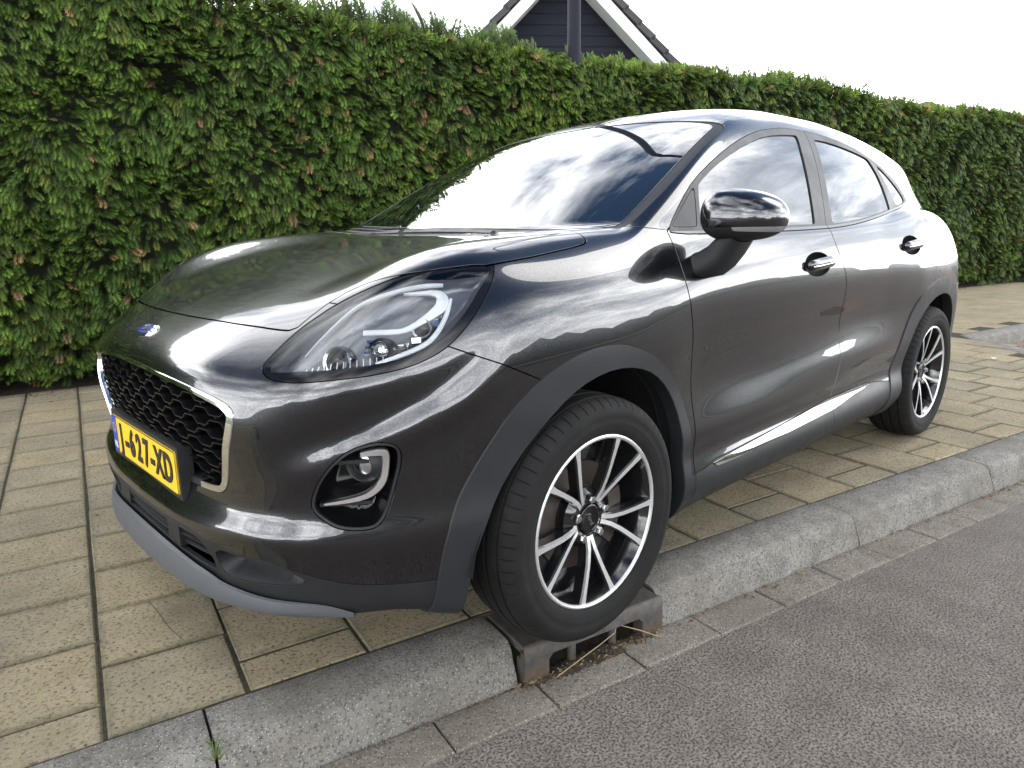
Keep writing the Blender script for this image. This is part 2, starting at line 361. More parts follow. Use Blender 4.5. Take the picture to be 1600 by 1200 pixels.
# ------------------------------------------------------------------ hedge
def leaf_mat(name, fine=True):
    m = M(name, rough=.62, spec=.25); a = m.n('ShaderNodeAttribute', attribute_name='tint'); m.l(a.outputs['Color'], m.b.inputs['Base Color'])
    tr = m.n('ShaderNodeBsdfTranslucent'); m.l(a.outputs['Color'], tr.inputs[0]); mx = m.n('ShaderNodeMixShader'); mx.inputs[0].default_value = .22
    m.l(m.b.outputs[0], mx.inputs[1]); m.l(tr.outputs[0], mx.inputs[2]); m.l(mx.outputs[0], m.out.inputs[0]); return m
leaf_mat('thuja_leaf')
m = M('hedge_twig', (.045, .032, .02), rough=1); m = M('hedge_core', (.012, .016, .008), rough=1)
def frond(kind, rs):
    """flat fan of scale-leaf sprigs; axis +x, plane xy, length 1; drooping tips"""
    V = []; F = []; n = 6 if kind != 2 else 5
    def blade(p, d, L, w_):
        d = np.array(d)/np.linalg.norm(d); nrm = np.array([-d[1], d[0], 0]); p = np.array(p, float)
        zc = lambda q: -(.42*(q[0]**2)+.30*abs(q[1])**1.5)+p[2]
        pts = [p, p+d*L*.45-nrm*w_, p+d*L, p+d*L*.45+nrm*w_]
        b = len(V)
        for q in pts: V.append((q[0], q[1], zc(q)+rs.uniform(-.012, .012)))
        F.append((b, b+1, b+2, b+3))
    blade((0, 0, 0), (1, 0, 0), 1, .024)
    for i in range(n):
        x = .10+.76*i/n; L = (.50-.38*abs(i/n-.25))*rs.uniform(.75, 1.15)
        for sg in (-1, 1):
            an = rs.uniform(.55, .95)
            d = (math.cos(an), sg*math.sin(an), 0); blade((x+rs.uniform(0, .05), 0, 0), d, L, .027 if kind != 2 else .045)
            if kind != 2 and L > .22:
                q = (x+d[0]*L*.35, d[1]*L*.35, 0); blade(q, (math.cos(an-.6), sg*math.sin(an-.6), 0), L*.6, .024)
                q = (x+d[0]*L*.3, d[1]*L*.3, 0); blade(q, (math.cos(an+.55), sg*math.sin(an+.55), 0), L*.5, .022)
    tri = []
    for f in F:
        if f[0] == f[3]: tri.append(f[:3])
        else: tri += [(f[0], f[1], f[2]), (f[0], f[2], f[3])]
    return np.array(V), np.array(tri)
def vnoise(a, b, seed=0):
    r = np.random.default_rng(seed); o = 0
    for i, (f, w_) in enumerate(((.55, 1.), (1.3, .6), (3.1, .33), (7.3, .18))):
        for k in range(3):
            an = r.uniform(0, 6.28); ph = r.uniform(0, 6.28); o = o+w_*np.sin((np.cos(an)*a+np.sin(an)*b)*f*2.2+ph)/3
    return o
HT = 4.16                                            # t of the hedge face near the ground
def hedge_top(s): return 2.68+.07*vnoise(s, s*0, 3)-.06*np.clip((-1.5-s)/.8, 0, 1)+.16*np.clip((s+.9)/1.2, 0, 1)
def build_fronds(specs):
    """specs: list of (template, positions, axis, normal, length, colour)"""
    VV = []; FF = []; CC = []; n0 = 0
    for (tv, tf), P, A, Nn, L, C in specs:
        Yv = np.cross(Nn, A); Yv /= np.linalg.norm(Yv, axis=1)[:, None]; Zv = np.cross(A, Yv)
        W = P[:, None]+L[:, None, None]*(tv[None, :, :1]*A[:, None]+tv[None, :, 1:2]*Yv[:, None]+tv[None, :, 2:3]*Zv[:, None])
        k = len(tv); VV.append(W.reshape(-1, 3)); FF.append((tf[None]+n0+k*np.arange(len(P))[:, None, None]).reshape(-1, 3)); n0 += k*len(P)
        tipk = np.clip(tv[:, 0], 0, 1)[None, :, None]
        CC.append((C[:, None]*(.22+1.25*tipk**1.5)).reshape(-1, 3))  # shade at the frond roots put into the colour; tips lighter as new growth
    return np.concatenate(VV), np.concatenate(FF), np.concatenate(CC)
def unit(v): return v/np.linalg.norm(v, axis=-1, keepdims=True)
hed = empty('hedge', st(-4, 4.7, 0))
tag(hed, 'tall clipped green conifer hedge with a few brown dead tips behind the car', 'hedge')
def hedge_fronds(n, s0, s1, where, Lm, seed, dense=1.):
    r = np.random.default_rng(seed); s = r.uniform(s0, s1, n)
    if where == 'face':
        h = r.uniform(0, 1, n)**.95; top = hedge_top(s); z = .10+h*(top-.08)
        t = HT+.05*vnoise(s, z, 5)+.035*vnoise(s*3, z*3, 6)+.10*np.clip(1-z/.5, 0, 1)+.10*np.clip((z-2.2)/.5, 0, 1)**2
        depth = r.exponential(.10, n); t = t+depth-.02+.030*vnoise(s*8.5, z*8.5, 33)
        # a dark gap in the foliage, upper left
        hole = np.exp(-(((s-.30)/.16)**2+((z-2.10)/.10)**2)); t = t+.28*hole
        out = np.stack([r.normal(0, .30, n)+.75*vnoise(s*5.5, z*5.5, 31), -np.ones(n), r.normal(-.42, .28, n)+.5*vnoise(s*6.5, z*6.5, 32)], 1)
        nr = np.stack([r.normal(0, .35, n), -np.full(n, .55), np.full(n, .8)], 1)
        shade = depth
    else:
        t = HT+.06+r.uniform(0, 1, n)**1.4*.95; z = hedge_top(s)-.03+.05*vnoise(s*2, t*2, 8)-.10*np.clip((HT+.25-t)/.25, 0, 1)**2-r.exponential(.03, n)
        out = np.stack([r.normal(0, .45, n), r.normal(-.45, .4, n), r.uniform(.35, 1.3, n)], 1)
        nr = np.stack([r.normal(0, .6, n), -np.full(n, .8), r.normal(.5, .4, n)], 1); shade = np.zeros(n)
    P = np.stack([s, t, z], 1)@RK.T+np.array([KO[0], KO[1], 0]); A = unit(out@RK.T); Nn = nr@RK.T
    L = Lm*r.uniform(.6, 1.35, n)
    g = vnoise(s*1.4, z*1.8, 11)*.5+.5; q = r.uniform(0, 1, n)
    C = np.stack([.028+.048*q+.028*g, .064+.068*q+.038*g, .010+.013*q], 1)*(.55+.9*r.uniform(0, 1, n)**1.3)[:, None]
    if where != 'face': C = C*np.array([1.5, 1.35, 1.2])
    br = r.uniform(0, 1, n) < (.012+.030*(vnoise(s*2.2, z*2.2, 14) > .35)) if where == 'face' else r.uniform(0, 1, n) < .03
    C[br] = np.stack([.17+.09*q, .115+.05*q, .045+.03*q], 1)[br]
    yl = (~br) & (r.uniform(0, 1, n) < .10); C[yl] = np.stack([.085+.05*q, .115+.05*q, .025+0*q], 1)[yl]
    return P, A, Nn, L, C
rsf = random.Random(3); temps = [frond((0, 1, 3)[k % 3], rsf) for k in range(6)]; temps_far = [frond(2, rsf) for k in range(4)]
specs = []
def feed(n, *a, **k):
    P_, A_, N_, L_, C_ = hedge_fronds(n, *a, **k); tt_ = temps if a[0] == -5.0 else temps_far; ii = RNG.integers(0, len(tt_), n)
    for j in range(len(tt_)):
        q = ii == j; specs.append((tt_[j], P_[q], A_[q], N_[q], L_[q], C_[q]))
feed(20000, -5.0, 2.4, 'face', .104, 21); feed(11500, -12.5, -5.0, 'face', .125, 22); feed(3000, 2.4, 7, 'face', .16, 23); feed(1300, -19, -12.5, 'face', .24, 24)
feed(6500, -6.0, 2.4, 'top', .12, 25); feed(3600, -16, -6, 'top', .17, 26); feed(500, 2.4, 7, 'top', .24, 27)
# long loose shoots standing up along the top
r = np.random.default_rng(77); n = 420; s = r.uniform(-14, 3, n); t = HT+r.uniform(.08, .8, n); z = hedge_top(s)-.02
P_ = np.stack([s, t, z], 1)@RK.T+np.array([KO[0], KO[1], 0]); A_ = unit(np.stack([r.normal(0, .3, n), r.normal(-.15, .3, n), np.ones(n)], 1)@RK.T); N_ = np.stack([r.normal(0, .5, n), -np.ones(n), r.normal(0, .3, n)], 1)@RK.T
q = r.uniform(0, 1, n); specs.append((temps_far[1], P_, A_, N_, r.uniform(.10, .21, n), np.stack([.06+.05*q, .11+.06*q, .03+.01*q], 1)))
n = 90; s = r.uniform(-2.9, -.9, n); t = HT+r.uniform(.05, .5, n); z = hedge_top(s)-.03        # taller wisps left of the gable
P_ = np.stack([s, t, z], 1)@RK.T+np.array([KO[0], KO[1], 0]); A_ = unit(np.stack([r.normal(0, .22, n), r.normal(-.1, .2, n), np.ones(n)], 1)@RK.T); N_ = np.stack([r.normal(0, .5, n), -np.ones(n), r.normal(0, .3, n)], 1)@RK.T; q = r.uniform(0, 1, n)
specs.append((temps[3], P_, A_, N_, r.uniform(.14, .30, n), np.stack([.06+.05*q, .10+.06*q, .03+.01*q], 1)))
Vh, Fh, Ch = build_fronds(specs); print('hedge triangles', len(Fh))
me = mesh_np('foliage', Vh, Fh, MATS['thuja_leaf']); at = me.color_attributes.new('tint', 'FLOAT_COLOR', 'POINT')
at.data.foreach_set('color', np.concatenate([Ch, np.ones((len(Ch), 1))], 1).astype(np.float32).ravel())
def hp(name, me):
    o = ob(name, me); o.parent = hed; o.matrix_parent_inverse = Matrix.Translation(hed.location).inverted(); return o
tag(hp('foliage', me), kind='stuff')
# dark inside of the hedge, and its stems near the ground
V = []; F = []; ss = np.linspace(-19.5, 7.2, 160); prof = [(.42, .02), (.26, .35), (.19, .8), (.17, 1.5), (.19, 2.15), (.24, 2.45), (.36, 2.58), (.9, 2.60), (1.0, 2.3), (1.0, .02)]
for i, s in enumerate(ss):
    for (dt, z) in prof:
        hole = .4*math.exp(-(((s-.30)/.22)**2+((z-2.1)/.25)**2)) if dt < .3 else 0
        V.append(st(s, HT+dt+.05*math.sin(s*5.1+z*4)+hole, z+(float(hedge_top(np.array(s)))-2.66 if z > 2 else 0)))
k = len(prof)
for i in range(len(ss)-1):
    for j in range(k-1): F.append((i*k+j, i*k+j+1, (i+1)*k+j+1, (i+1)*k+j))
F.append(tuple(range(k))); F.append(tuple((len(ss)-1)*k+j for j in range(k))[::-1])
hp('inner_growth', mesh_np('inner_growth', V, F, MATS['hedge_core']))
mb = MB(); rr = random.Random(5)
for i in range(75):
    s = -16+22*i/75+rr.uniform(-.1, .1); t = HT+rr.uniform(.22, .5)
    mb.tube([st(s, t, -.05), st(s+rr.uniform(-.05, .05), t-.02, .3), st(s+rr.uniform(-.1, .1), t+.05, .9)], [.022, .017, .01], 6)
hp('stems', mb.build('stems', MATS['hedge_twig'], smooth=True).data) if False else None
o_ = mb.build('stem', MATS['hedge_twig'], smooth=True); o_.name = 'stems'; o_.parent = hed; o_.matrix_parent_inverse = Matrix.Translation(hed.location).inverted(); o_['kind'] = 'stuff'
# ------------------------------------------------------------------ house behind the hedge
m = M('dark_cladding', rough=.8, spec=.15); v = m.coord('Object', (1, 1, 30)); m.color(m.ramp(m.noise(v, 2, 4), [(.3, (.010, .011, .017)), (.7, (.018, .019, .028))]))
M('white_board', (.72, .73, .72), rough=.45); m = M('roof_tile', rough=.8); m.color(m.ramp(m.rand(), [(0, (.035, .033, .037)), (1, (.06, .056, .06))]))
HTT = 10.0
def house(name, label, C, ang, za, half, slope, depth, eave, boards=True):
    """gable facing the street: apex above C, height za; slope = rise per run"""
    sa = 0.; t0 = 0.; a_ = KANG+ang; hu = np.array([math.cos(a_), math.sin(a_)]); hn = np.array([hu[1], -hu[0]]); C = np.array(C)
    def st(s, t, z): p = C+s*hu+t*hn; return (p[0], p[1], z)
    h = empty(name, st(0, 0, 0)); tag(h, label, 'house')
    inv = Matrix.Translation(h.location).inverted()
    def part(o): o.parent = h; o.matrix_parent_inverse = inv; return o
    zl = lambda s: za-abs(s-sa)*slope
    # gable boards, each lapped over the next
    bh = .19; z = za-half*slope+.02 if boards else za
    mb0 = MB(); mb0.prism([st(sa-half, t0+.25, 0), st(sa-half, t0+.25, za-half*slope), st(sa, t0+.25, za), st(sa+half, t0+.25, za-half*slope), st(sa+half, t0+.25, 0)], (0, 0, 0), np.array([*(hn*depth), 0]))
    part(mb0.build('wall', MATS['dark_cladding']))
    if boards:
        while z < za-.12:
            wd = (za-z-.02)/slope-.10
            if wd > .06:
                a, b = sa-wd, sa+wd; mb = MB()
                wd2 = max((za-z-bh-.02)/slope-.10, .0)
                V = [st(a, t0+.235, z), st(b, t0+.235, z), st(sa+wd2, t0+.25, z+bh+.012), st(sa-wd2, t0+.25, z+bh+.012)]
                V += [st(a, t0+.262, z), st(b, t0+.262, z), st(sa+wd2, t0+.275, z+bh+.012), st(sa-wd2, t0+.275, z+bh+.012)]
                mb.add(V, [(0, 1, 2, 3), (7, 6, 5, 4), (0, 4, 5, 1), (1, 5, 6, 2), (2, 6, 7, 3), (3, 7, 4, 0)]); part(mb.build('cladding_board', MATS['dark_cladding']))
            z += bh
    # roof slopes, barge boards, verge tiles
    for sg in (-1, 1):
        e = (sa+sg*(half+eave), za-(half+eave)*slope)
        nrm = np.array([sg*slope, 1.])/math.hypot(slope, 1)
        rf = MB(); rf.prism([st(sa, t0-.12, za+.10), st(e[0], t0-.12, e[1]+.10), st(e[0], t0-.12, e[1]+.22), st(sa, t0-.12, za+.22)], (0, 0, 0), np.array([*(hn*(depth+.3)), 0]))
        ro = part(rf.build('roof_slope', MATS['roof_tile'])); 
        mb = MB(); wv = .185*math.hypot(slope, 1)
        mb.prism([st(sa, t0-.22, za+.09), st(e[0], t0-.22, e[1]+.09), st(e[0], t0-.22, e[1]+.09-wv), st(sa, t0-.22, za+.09-wv)], (0, 0, 0), np.array([*(hn*.04), 0]))
        part(mb.build('barge_board', MATS['white_board']))
        mb = MB()   # soffit under the verge
        mb.prism([st(sa, t0-.178, za+.094-wv), st(e[0], t0-.178, e[1]+.094-wv), st(e[0], t0-.178, e[1]+.118-wv), st(sa, t0-.178, za+.118-wv)], (0, 0, 0), np.array([*(hn*.41), 0]))
        part(mb.build('soffit', MATS['white_board']))
        L = math.hypot(half+eave, (half+eave)*slope); nt_ = int(L/.33)
        for i in range(nt_):
            f0, f1 = i/nt_, (i+1.12)/nt_
            p0 = np.array([sa+(e[0]-sa)*f0, za+(e[1]-za)*f0]); p1 = np.array([sa+(e[0]-sa)*f1, za+(e[1]-za)*f1])
            lo = .095; a0 = p0+nrm*.01; a1 = p1+nrm*.035; b0 = p0+nrm*.115; b1 = p1+nrm*.145
            mb = MB(); mb.prism([st(q[0], t0-.29, q[1]+lo) for q in (a0, a1, b1, b0)], (0, 0, 0), np.array([*(hn*.30), 0]))
            o_ = mb.build('roof_tile', MATS['roof_tile']); o_.parent = ro
    return h

_C = KO-7*KU+10*KN; _a = math.radians(-27); _hu = np.array([math.cos(KANG+_a), math.sin(KANG+_a)])
house('gabled_house', 'house with dark boarded gable and white barge boards rising behind the hedge', _C-.287*_hu, _a, 5.71, 3.2, .97, 9, .35)
house('distant_house', 'far dark tiled roof ridge just showing over the right end of the hedge', KO-26.6*KU+14*KN, math.radians(-30), 5.05, 3.0, .55, 7, .3, boards=False)
# ------------------------------------------------------------------ street lamp standing in the hedge
M('lamp_steel', (.013, .013, .022), rough=.7, spec=.2); M('lamp_glass', (.6, .6, .6), rough=.2)
lam = empty('street_lamp', st(-3.33, 4.27, 0)); tag(lam, 'dark grey lamp post rising out of the hedge in front of the gable', 'street lamp')
mb = MB(); mb.tube([(0, 0, 0), (0, 0, 1.2), (0, 0, 5.6)], [.075, .068, .055], 20); mb.build('pole', MATS['lamp_steel'], lam, auto=40)
b_ = np.array([*(-KN), 0]); mb = MB(); mb.tube([tuple(b_*0+np.array([0, 0, 5.55])), tuple(b_*.05+np.array([0, 0, 5.8])), tuple(b_*.25+np.array([0, 0, 6.0])), tuple(b_*.6+np.array([0, 0, 6.08])), tuple(b_*1.0+np.array([0, 0, 6.1]))], [.05, .045, .04, .036, .034], 14); mb.build('arm', MATS['lamp_steel'], lam, auto=40)
mb = MB(); mb.box(b_*1.22+np.array([0, 0, 6.1]), (.17, .5, .10), np.array([[b_[1], b_[0], 0], [-b_[0], b_[1], 0], [0, 0, 1]]), ch=.03); hd_ = mb.build('lamp_head', MATS['lamp_steel'], lam)
mb = MB(); mb.box(b_*1.22+np.array([0, 0, 6.035]), (.12, .4, .03), np.array([[b_[1], b_[0], 0], [-b_[0], b_[1], 0], [0, 0, 1]])); mb.build('lamp_cover', MATS['lamp_glass'], hd_)
# ------------------------------------------------------------------ far side of the street, behind the camera: what the car paint mirrors
m = M('far_foliage', rough=.9); v = m.coord('Object'); m.color(m.ramp(m.noise(v, 2.5, 6, .7), [(.3, (.012, .022, .008)), (.6, (.035, .06, .02)), (.8, (.06, .09, .035))])).bump(m.noise(v, 5, 5, .7), 1, .2)
M('house_brick', (.20, .11, .075), rough=.9); M('dark_window', (.02, .022, .025), rough=.1)
sheet('far_pavement', [(-90, -9.6), (60, -9.6), (60, -7.4), (-90, -7.4)], 0.0, 'gutter_concrete')
V = []; F = []; na, nb = 130, 14
for i in range(na+1):
    for j in range(nb+1):
        s = -70+115*i/na; a = math.pi*j/nb; hh = 1.7+.9*float(vnoise(np.array(s*.28), np.array(0.), 41))+.5*float(vnoise(np.array(s*1.1), np.array(2.), 42))
        V.append(st(s, -12.6-1.6*math.cos(a)*(-1)+.3*math.sin(s*2.3+j), max(hh, .9)*math.sin(a)**.7))
for i in range(na):
    for j in range(nb): a = i*(nb+1)+j; F.append((a, a+nb+1, a+nb+2, a+1))
tag(ob('shrub_belt', mesh_np('shrub_belt', V, F, MATS['far_foliage'], smooth=True)), kind='stuff')
# ------------------------------------------------------------------ car body: smooth implicit form
# ---------- splines ----------
def pchip(xk,yk,x):
    xk=np.asarray(xk,float);yk=np.asarray(yk,float)
    h=np.diff(xk);d=np.diff(yk,axis=0)/h.reshape((-1,)+(1,)*(yk.ndim-1))
    m=np.zeros_like(yk)
    hh=h.reshape((-1,)+(1,)*(yk.ndim-1))
    w1=2*hh[1:]+hh[:-1];w2=hh[1:]+2*hh[:-1]
    with np.errstate(all='ignore'):
        mm=(w1+w2)/(w1/d[:-1]+w2/d[1:])
    m[1:-1]=np.where(d[:-1]*d[1:]>0,mm,0);m[0]=d[0];m[-1]=d[-1]
    x=np.clip(x,xk[0],xk[-1]);i=np.clip(np.searchsorted(xk,x)-1,0,len(xk)-2)
    sh=(-1,)+(1,)*(yk.ndim-1)
    t=((x-xk[i])/h[i]).reshape(sh);H=h[i].reshape(sh)
    return ((2*t**3-3*t**2+1)*yk[i]+(t**3-2*t**2+t)*H*m[i]+(-2*t**3+3*t**2)*yk[i+1]+(t**3-t**2)*H*m[i+1])
class Map:
    """smooth 2-D table a,b -> value, with its own 1/sqrt(1+|grad|^2)"""
    def __init__(s,ak,bk,T,st=.02,blur=1):
        ak=np.asarray(ak,float);bk=np.asarray(bk,float);T=np.asarray(T,float)
        if ak[0]>ak[-1]: ak=ak[::-1];T=T[::-1]
        if bk[0]>bk[-1]: bk=bk[::-1];T=T[:,::-1]
        s.a0=ak[0]-3*st;s.b0=bk[0]-3*st;s.st=st
        na=int((ak[-1]-ak[0])/st)+7;nb=int((bk[-1]-bk[0])/st)+7
        A=s.a0+st*np.arange(na);B=s.b0+st*np.arange(nb)
        G=pchip(ak,T,A);G=pchip(bk,G.T,B).T
        for _ in range(blur):
            for ax in (0,1):
                p=np.pad(G,[(2,2) if k==ax else (0,0) for k in (0,1)],'edge')
                sl=lambda o:p[o:o+na] if ax==0 else p[:,o:o+nb]
                G=(sl(0)+4*sl(1)+6*sl(2)+4*sl(3)+sl(4))/16
        s.G=G;ga,gb=np.gradient(G,st);s.N=1/np.sqrt(1+ga**2+gb**2)
    def ev(s,a,b):
        n0,n1=s.G.shape
        u=np.clip((a-s.a0)/s.st,1.001,n0-3.001);v=np.clip((b-s.b0)/s.st,1.001,n1-3.001)
        i=u.astype(int);j=v.astype(int);u=u-i;v=v-j
        wu=((1-u)**3/6,(3*u**3-6*u**2+4)/6,(-3*u**3+3*u**2+3*u+1)/6,u**3/6)
        wv=((1-v)**3/6,(3*v**3-6*v**2+4)/6,(-3*v**3+3*v**2+3*v+1)/6,v**3/6)
        g=0;n=0
        for p in range(4):
            for q in range(4):
                w=wu[p]*wv[q];g=g+w*s.G[i+p-1,j+q-1]
        n=s.N[i,j]*(1-u)*(1-v)+s.N[i+1,j]*u*(1-v)+s.N[i,j+1]*(1-u)*v+s.N[i+1,j+1]*u*v
        return g,n
def smax(a,b,k):
    h=np.maximum(k-np.abs(a-b),0)/k
    return np.maximum(a,b)+h*h*h*k/6
def smin(a,b,k): return -smax(-a,-b,k)
def sstep(a,b,x):
    t=np.clip((x-a)/(b-a),0,1);return t*t*(3-2*t)
# ---------- tables ----------
ZS=[.10,.18,.24,.30,.34,.375,.415,.46,.54,.62,.70,.78,.86,.94,1.0,1.06,1.14,1.22]
door=[.72,.785,.850,.896,.893,.880,.859,.875,.853,.8345,.839,.856,.8645,.858,.841,.817,.780,.74]
door2=[.72,.785,.850,.896,.893,.880,.859,.864,.873,.853,.837,.853,.8645,.858,.841,.817,.780,.74]
frnt=[.80,.83,.85,.862,.868,.871,.872,.874,.876,.880,.885,.888,.880,.856,.822,.775,.70,.63]
rear=[.80,.83,.85,.880,.878,.870,.862,.866,.872,.880,.886,.890,.887,.874,.856,.832,.795,.755]
XS=[1.0,.75,.5,.3,.1,-.1,-.3,-.5,-.8,-1.2,-1.6,-1.9,-2.15,-2.4,-2.65,-2.9,-3.1,-3.3,-3.5]
wf=[1,1,1,1,1,.95,.7,.25,.03,0,0,0,0,0,0,0,0,0,0]
wr=[0,0,0,0,0,0,0,0,0,.0,.06,.25,.6,.92,1,1,1,1,1]
off=[0,0,0,0,0,0,0,0,0,0,-.002,-.004,-.003,-.002,-.006,-.02,-.045,-.09,-.15]
T=[]
for k in range(len(XS)):
    f,r=wf[k],wr[k]
    d2=min(1,max(0,(-.7-XS[k])/1.1))
    T.append([(a*(1-d2)+a2*d2)*(1-f-r)+b*f+c*r+off[k] for a,a2,b,c in zip(door,door2,frnt,rear)])
YS=Map(XS,ZS,T)
YF=[0,.2,.4,.52,.60,.68,.75,.82,.87,.91,.95]
ZF=[.10,.18,.24,.30,.35,.385,.415,.445,.475,.52,.60,.65,.69,.73,.77,.80,.85,.92,1.0]
xb=np.array([.845,.84,.818,.786,.748,.685,.585,.42,.22,-.05,-.4])
zo_c=[-.06,-.02,-.01,-.005,.0,.012,.013,.002,-.020,-.030,-.012,.0,.0,.002,.001,-.006,-.03,-.08,-.14]
zo_s=[-.08,-.04,-.02,-.010,-.002,.006,.016,.022,.002,-.008,-.004,.004,.004,-.006,-.004,-.014,-.05,-.11,-.18]
zo_k=[-.08,-.04,-.02,-.010,-.002,.006,.016,.022,.002,-.008,-.006,.0,.002,.003,.002,-.010,-.05,-.11,-.18]
T=[]
for yi,y in enumerate(YF):
    w=np.clip((y-.33)/.22,0,1);k=np.clip((y-.50)/.16,0,1);T.append([xb[yi]+a*(1-w)+(b*(1-k)+c*k)*w for a,b,c in zip(zo_c,zo_s,zo_k)])
XF=Map(YF,ZF,T,st=.015)
YT=[0,.2,.4,.5,.6,.7,.78,.85,.92,1.0]
XT=[1.0,.9,.82,.75,.65,.5,.35,.25,.1,-.05,-.2,-.4,-.7,-1.4,-2.0,-2.4,-2.8,-3.1,-3.5]
T=[[.74,.74,.73,.71,.68,.64,.60,.56,.52,.46],
[.795,.790,.755,.71,.66,.63,.60,.57,.54,.50],
[.840,.834,.80,.765,.735,.71,.69,.66,.62,.57],
[.868,.863,.84,.815,.792,.775,.76,.735,.70,.64],
[.911,.908,.898,.886,.870,.843,.82,.79,.75,.69],
[.960,.960,.959,.966,.971,.953,.919,.875,.82,.75],
[.998,.998,1.002,1.018,1.036,1.020,.982,.930,.87,.79],
[1.019,1.019,1.023,1.037,1.056,1.045,1.009,.962,.895,.82],
[1.044,1.044,1.047,1.057,1.070,1.062,1.027,.985,.93,.85],
[1.066,1.066,1.068,1.073,1.079,1.075,1.046,1.005,.95,.88],
[1.074,1.073,1.074,1.077,1.083,1.084,1.062,1.025,.97,.90],
[1.085,1.085,1.086,1.089,1.092,1.092,1.082,1.05,.995,.92],
[1.075]*8+[1.04,1.0],[1.075]*8+[1.04,1.0],[1.10]*8+[1.06,1.02],[1.145]*6+[1.14,1.11,1.06,1.0],
[1.16,1.16,1.16,1.16,1.155,1.145,1.125,1.085,1.03,.97],[1.12,1.12,1.12,1.12,1.115,1.10,1.07,1.02,.96,.88],[1.05,1.05,1.05,1.05,1.04,1.0,.96,.9,.8,.7]]
ZT=Map(XT,YT,T)
# greenhouse
ZG=[.9,1.04,1.08,1.16,1.24,1.32,1.40,1.46,1.52,1.6]
yg=np.array([.83,.806,.795,.765,.732,.695,.648,.606,.555,.48])
XG=[.3,-.3,-.6,-1.0,-1.5,-2.0,-2.4,-2.8,-3.1,-3.5]
go=[-.03,-.02,-.008,0,.003,-.006,-.03,-.075,-.11,-.17]
YG=Map(XG,ZG,[[v+o for v in yg] for o in go])
YW=[0,.2,.4,.55,.65,.75,.85,.95]
ZW=[.9,1.05,1.15,1.25,1.35,1.45,1.55]
xw=[.22,-.09,-.29,-.485,-.69,-.91,-1.15]
T=[[x-(.17*y*y+.10*max(y-.45,0)**2*4) for x in xw] for y in YW]
XW=Map(YW,ZW,T)
XR=[0,-.6,-.9,-1.05,-1.25,-1.5,-1.8,-2.1,-2.4,-2.7,-3.0,-3.2,-3.5]
zr=[1.27,1.435,1.495,1.520,1.543,1.556,1.555,1.537,1.502,1.450,1.385,1.33,1.25]
T=[[z-.11*y*y-.5*max(y-.4,0)**2 for y in [0,.2,.4,.5,.6,.7,.8]] for z in zr]
ZR=Map(XR,[0,.2,.4,.5,.6,.7,.8],T)
YB=[0,.3,.5,.62,.72,.8,.86,.92,1.0]
ZB=[.1,.2,.3,.45,.6,.75,.88,.98,1.06,1.14,1.22,1.3,1.38,1.5]
xr=[-3.15,-3.25,-3.31,-3.335,-3.335,-3.325,-3.295,-3.27,-3.235,-3.19,-3.145,-3.095,-3.04,-2.98]
dy=[0,.015,.05,.09,.145,.215,.29,.40,.7]
XB=Map(YB,ZB,[[x+d+.17*(min(y,.8)/.6)**3*float(sstep(1.0,1.3,z))+(.04*float(sstep(.85,1.0,z))-.10*(1-float(sstep(.5,.85,z))))*(y>.7) for x,z in zip(xr,ZB)] for d,y in zip(dy,YB)])
def F_low(x,y,z):
    g,n=YS.ev(x,z);a=(y-g)*n
    g,n=XF.ev(y,z);b=(x-g)*n
    g,n=ZT.ev(x,y);c=(z-g)*n
    u=(z-.625-(.70-x)*.44)/.034;env=sstep(.27,.42,x)*(1-sstep(.69,.77,x))
    bump=-.0105*u*np.exp(-u*u*.5)*env
    g,n=XB.ev(y,z);e=(g-x)*n
    f=smax(a,b,.12)-bump
    kc=.05+.05*sstep(-.3,.2,x)
    f=smax(f,c,kc)
    f=smax(f,e,.10)
    f=smax(f,(.19+.06*sstep(.33,.58,x)-z)*.95,.06)
    return f
def F_gh(x,y,z):
    g,n=YG.ev(x,z);a=(y-g)*n
    g,n=XW.ev(y,z);b=(x-g)*n
    g,n=ZR.ev(x,y);c=(z-g)*n
    g,n=XB.ev(y,z);e=(g-x)*n
    f=smax(a,b,.05);f=smax(f,c,.09);f=smax(f,e,.08)
    return smax(f,.95-z,.02)
def F(x,y,z):
    y=np.abs(y)
    return smin(F_low(x,y,z),F_gh(x,y,z),.025)
def grad(P,f=F,e=2e-3):
    x,y,z=P.T
    return np.stack([f(x+e,y,z)-f(x-e,y,z),f(x,y+e,z)-f(x,y-e,z),f(x,y,z+e)-f(x,y,z-e)],1)/(2*e)
def newton(P,f=F,n=4,iso=0):
    for _ in range(n):
        g=grad(P,f);v=f(*P.T)-iso
        P=P-g*(np.clip(v,-.02,.02)/np.maximum((g*g).sum(1),.05))[:,None]
    return P
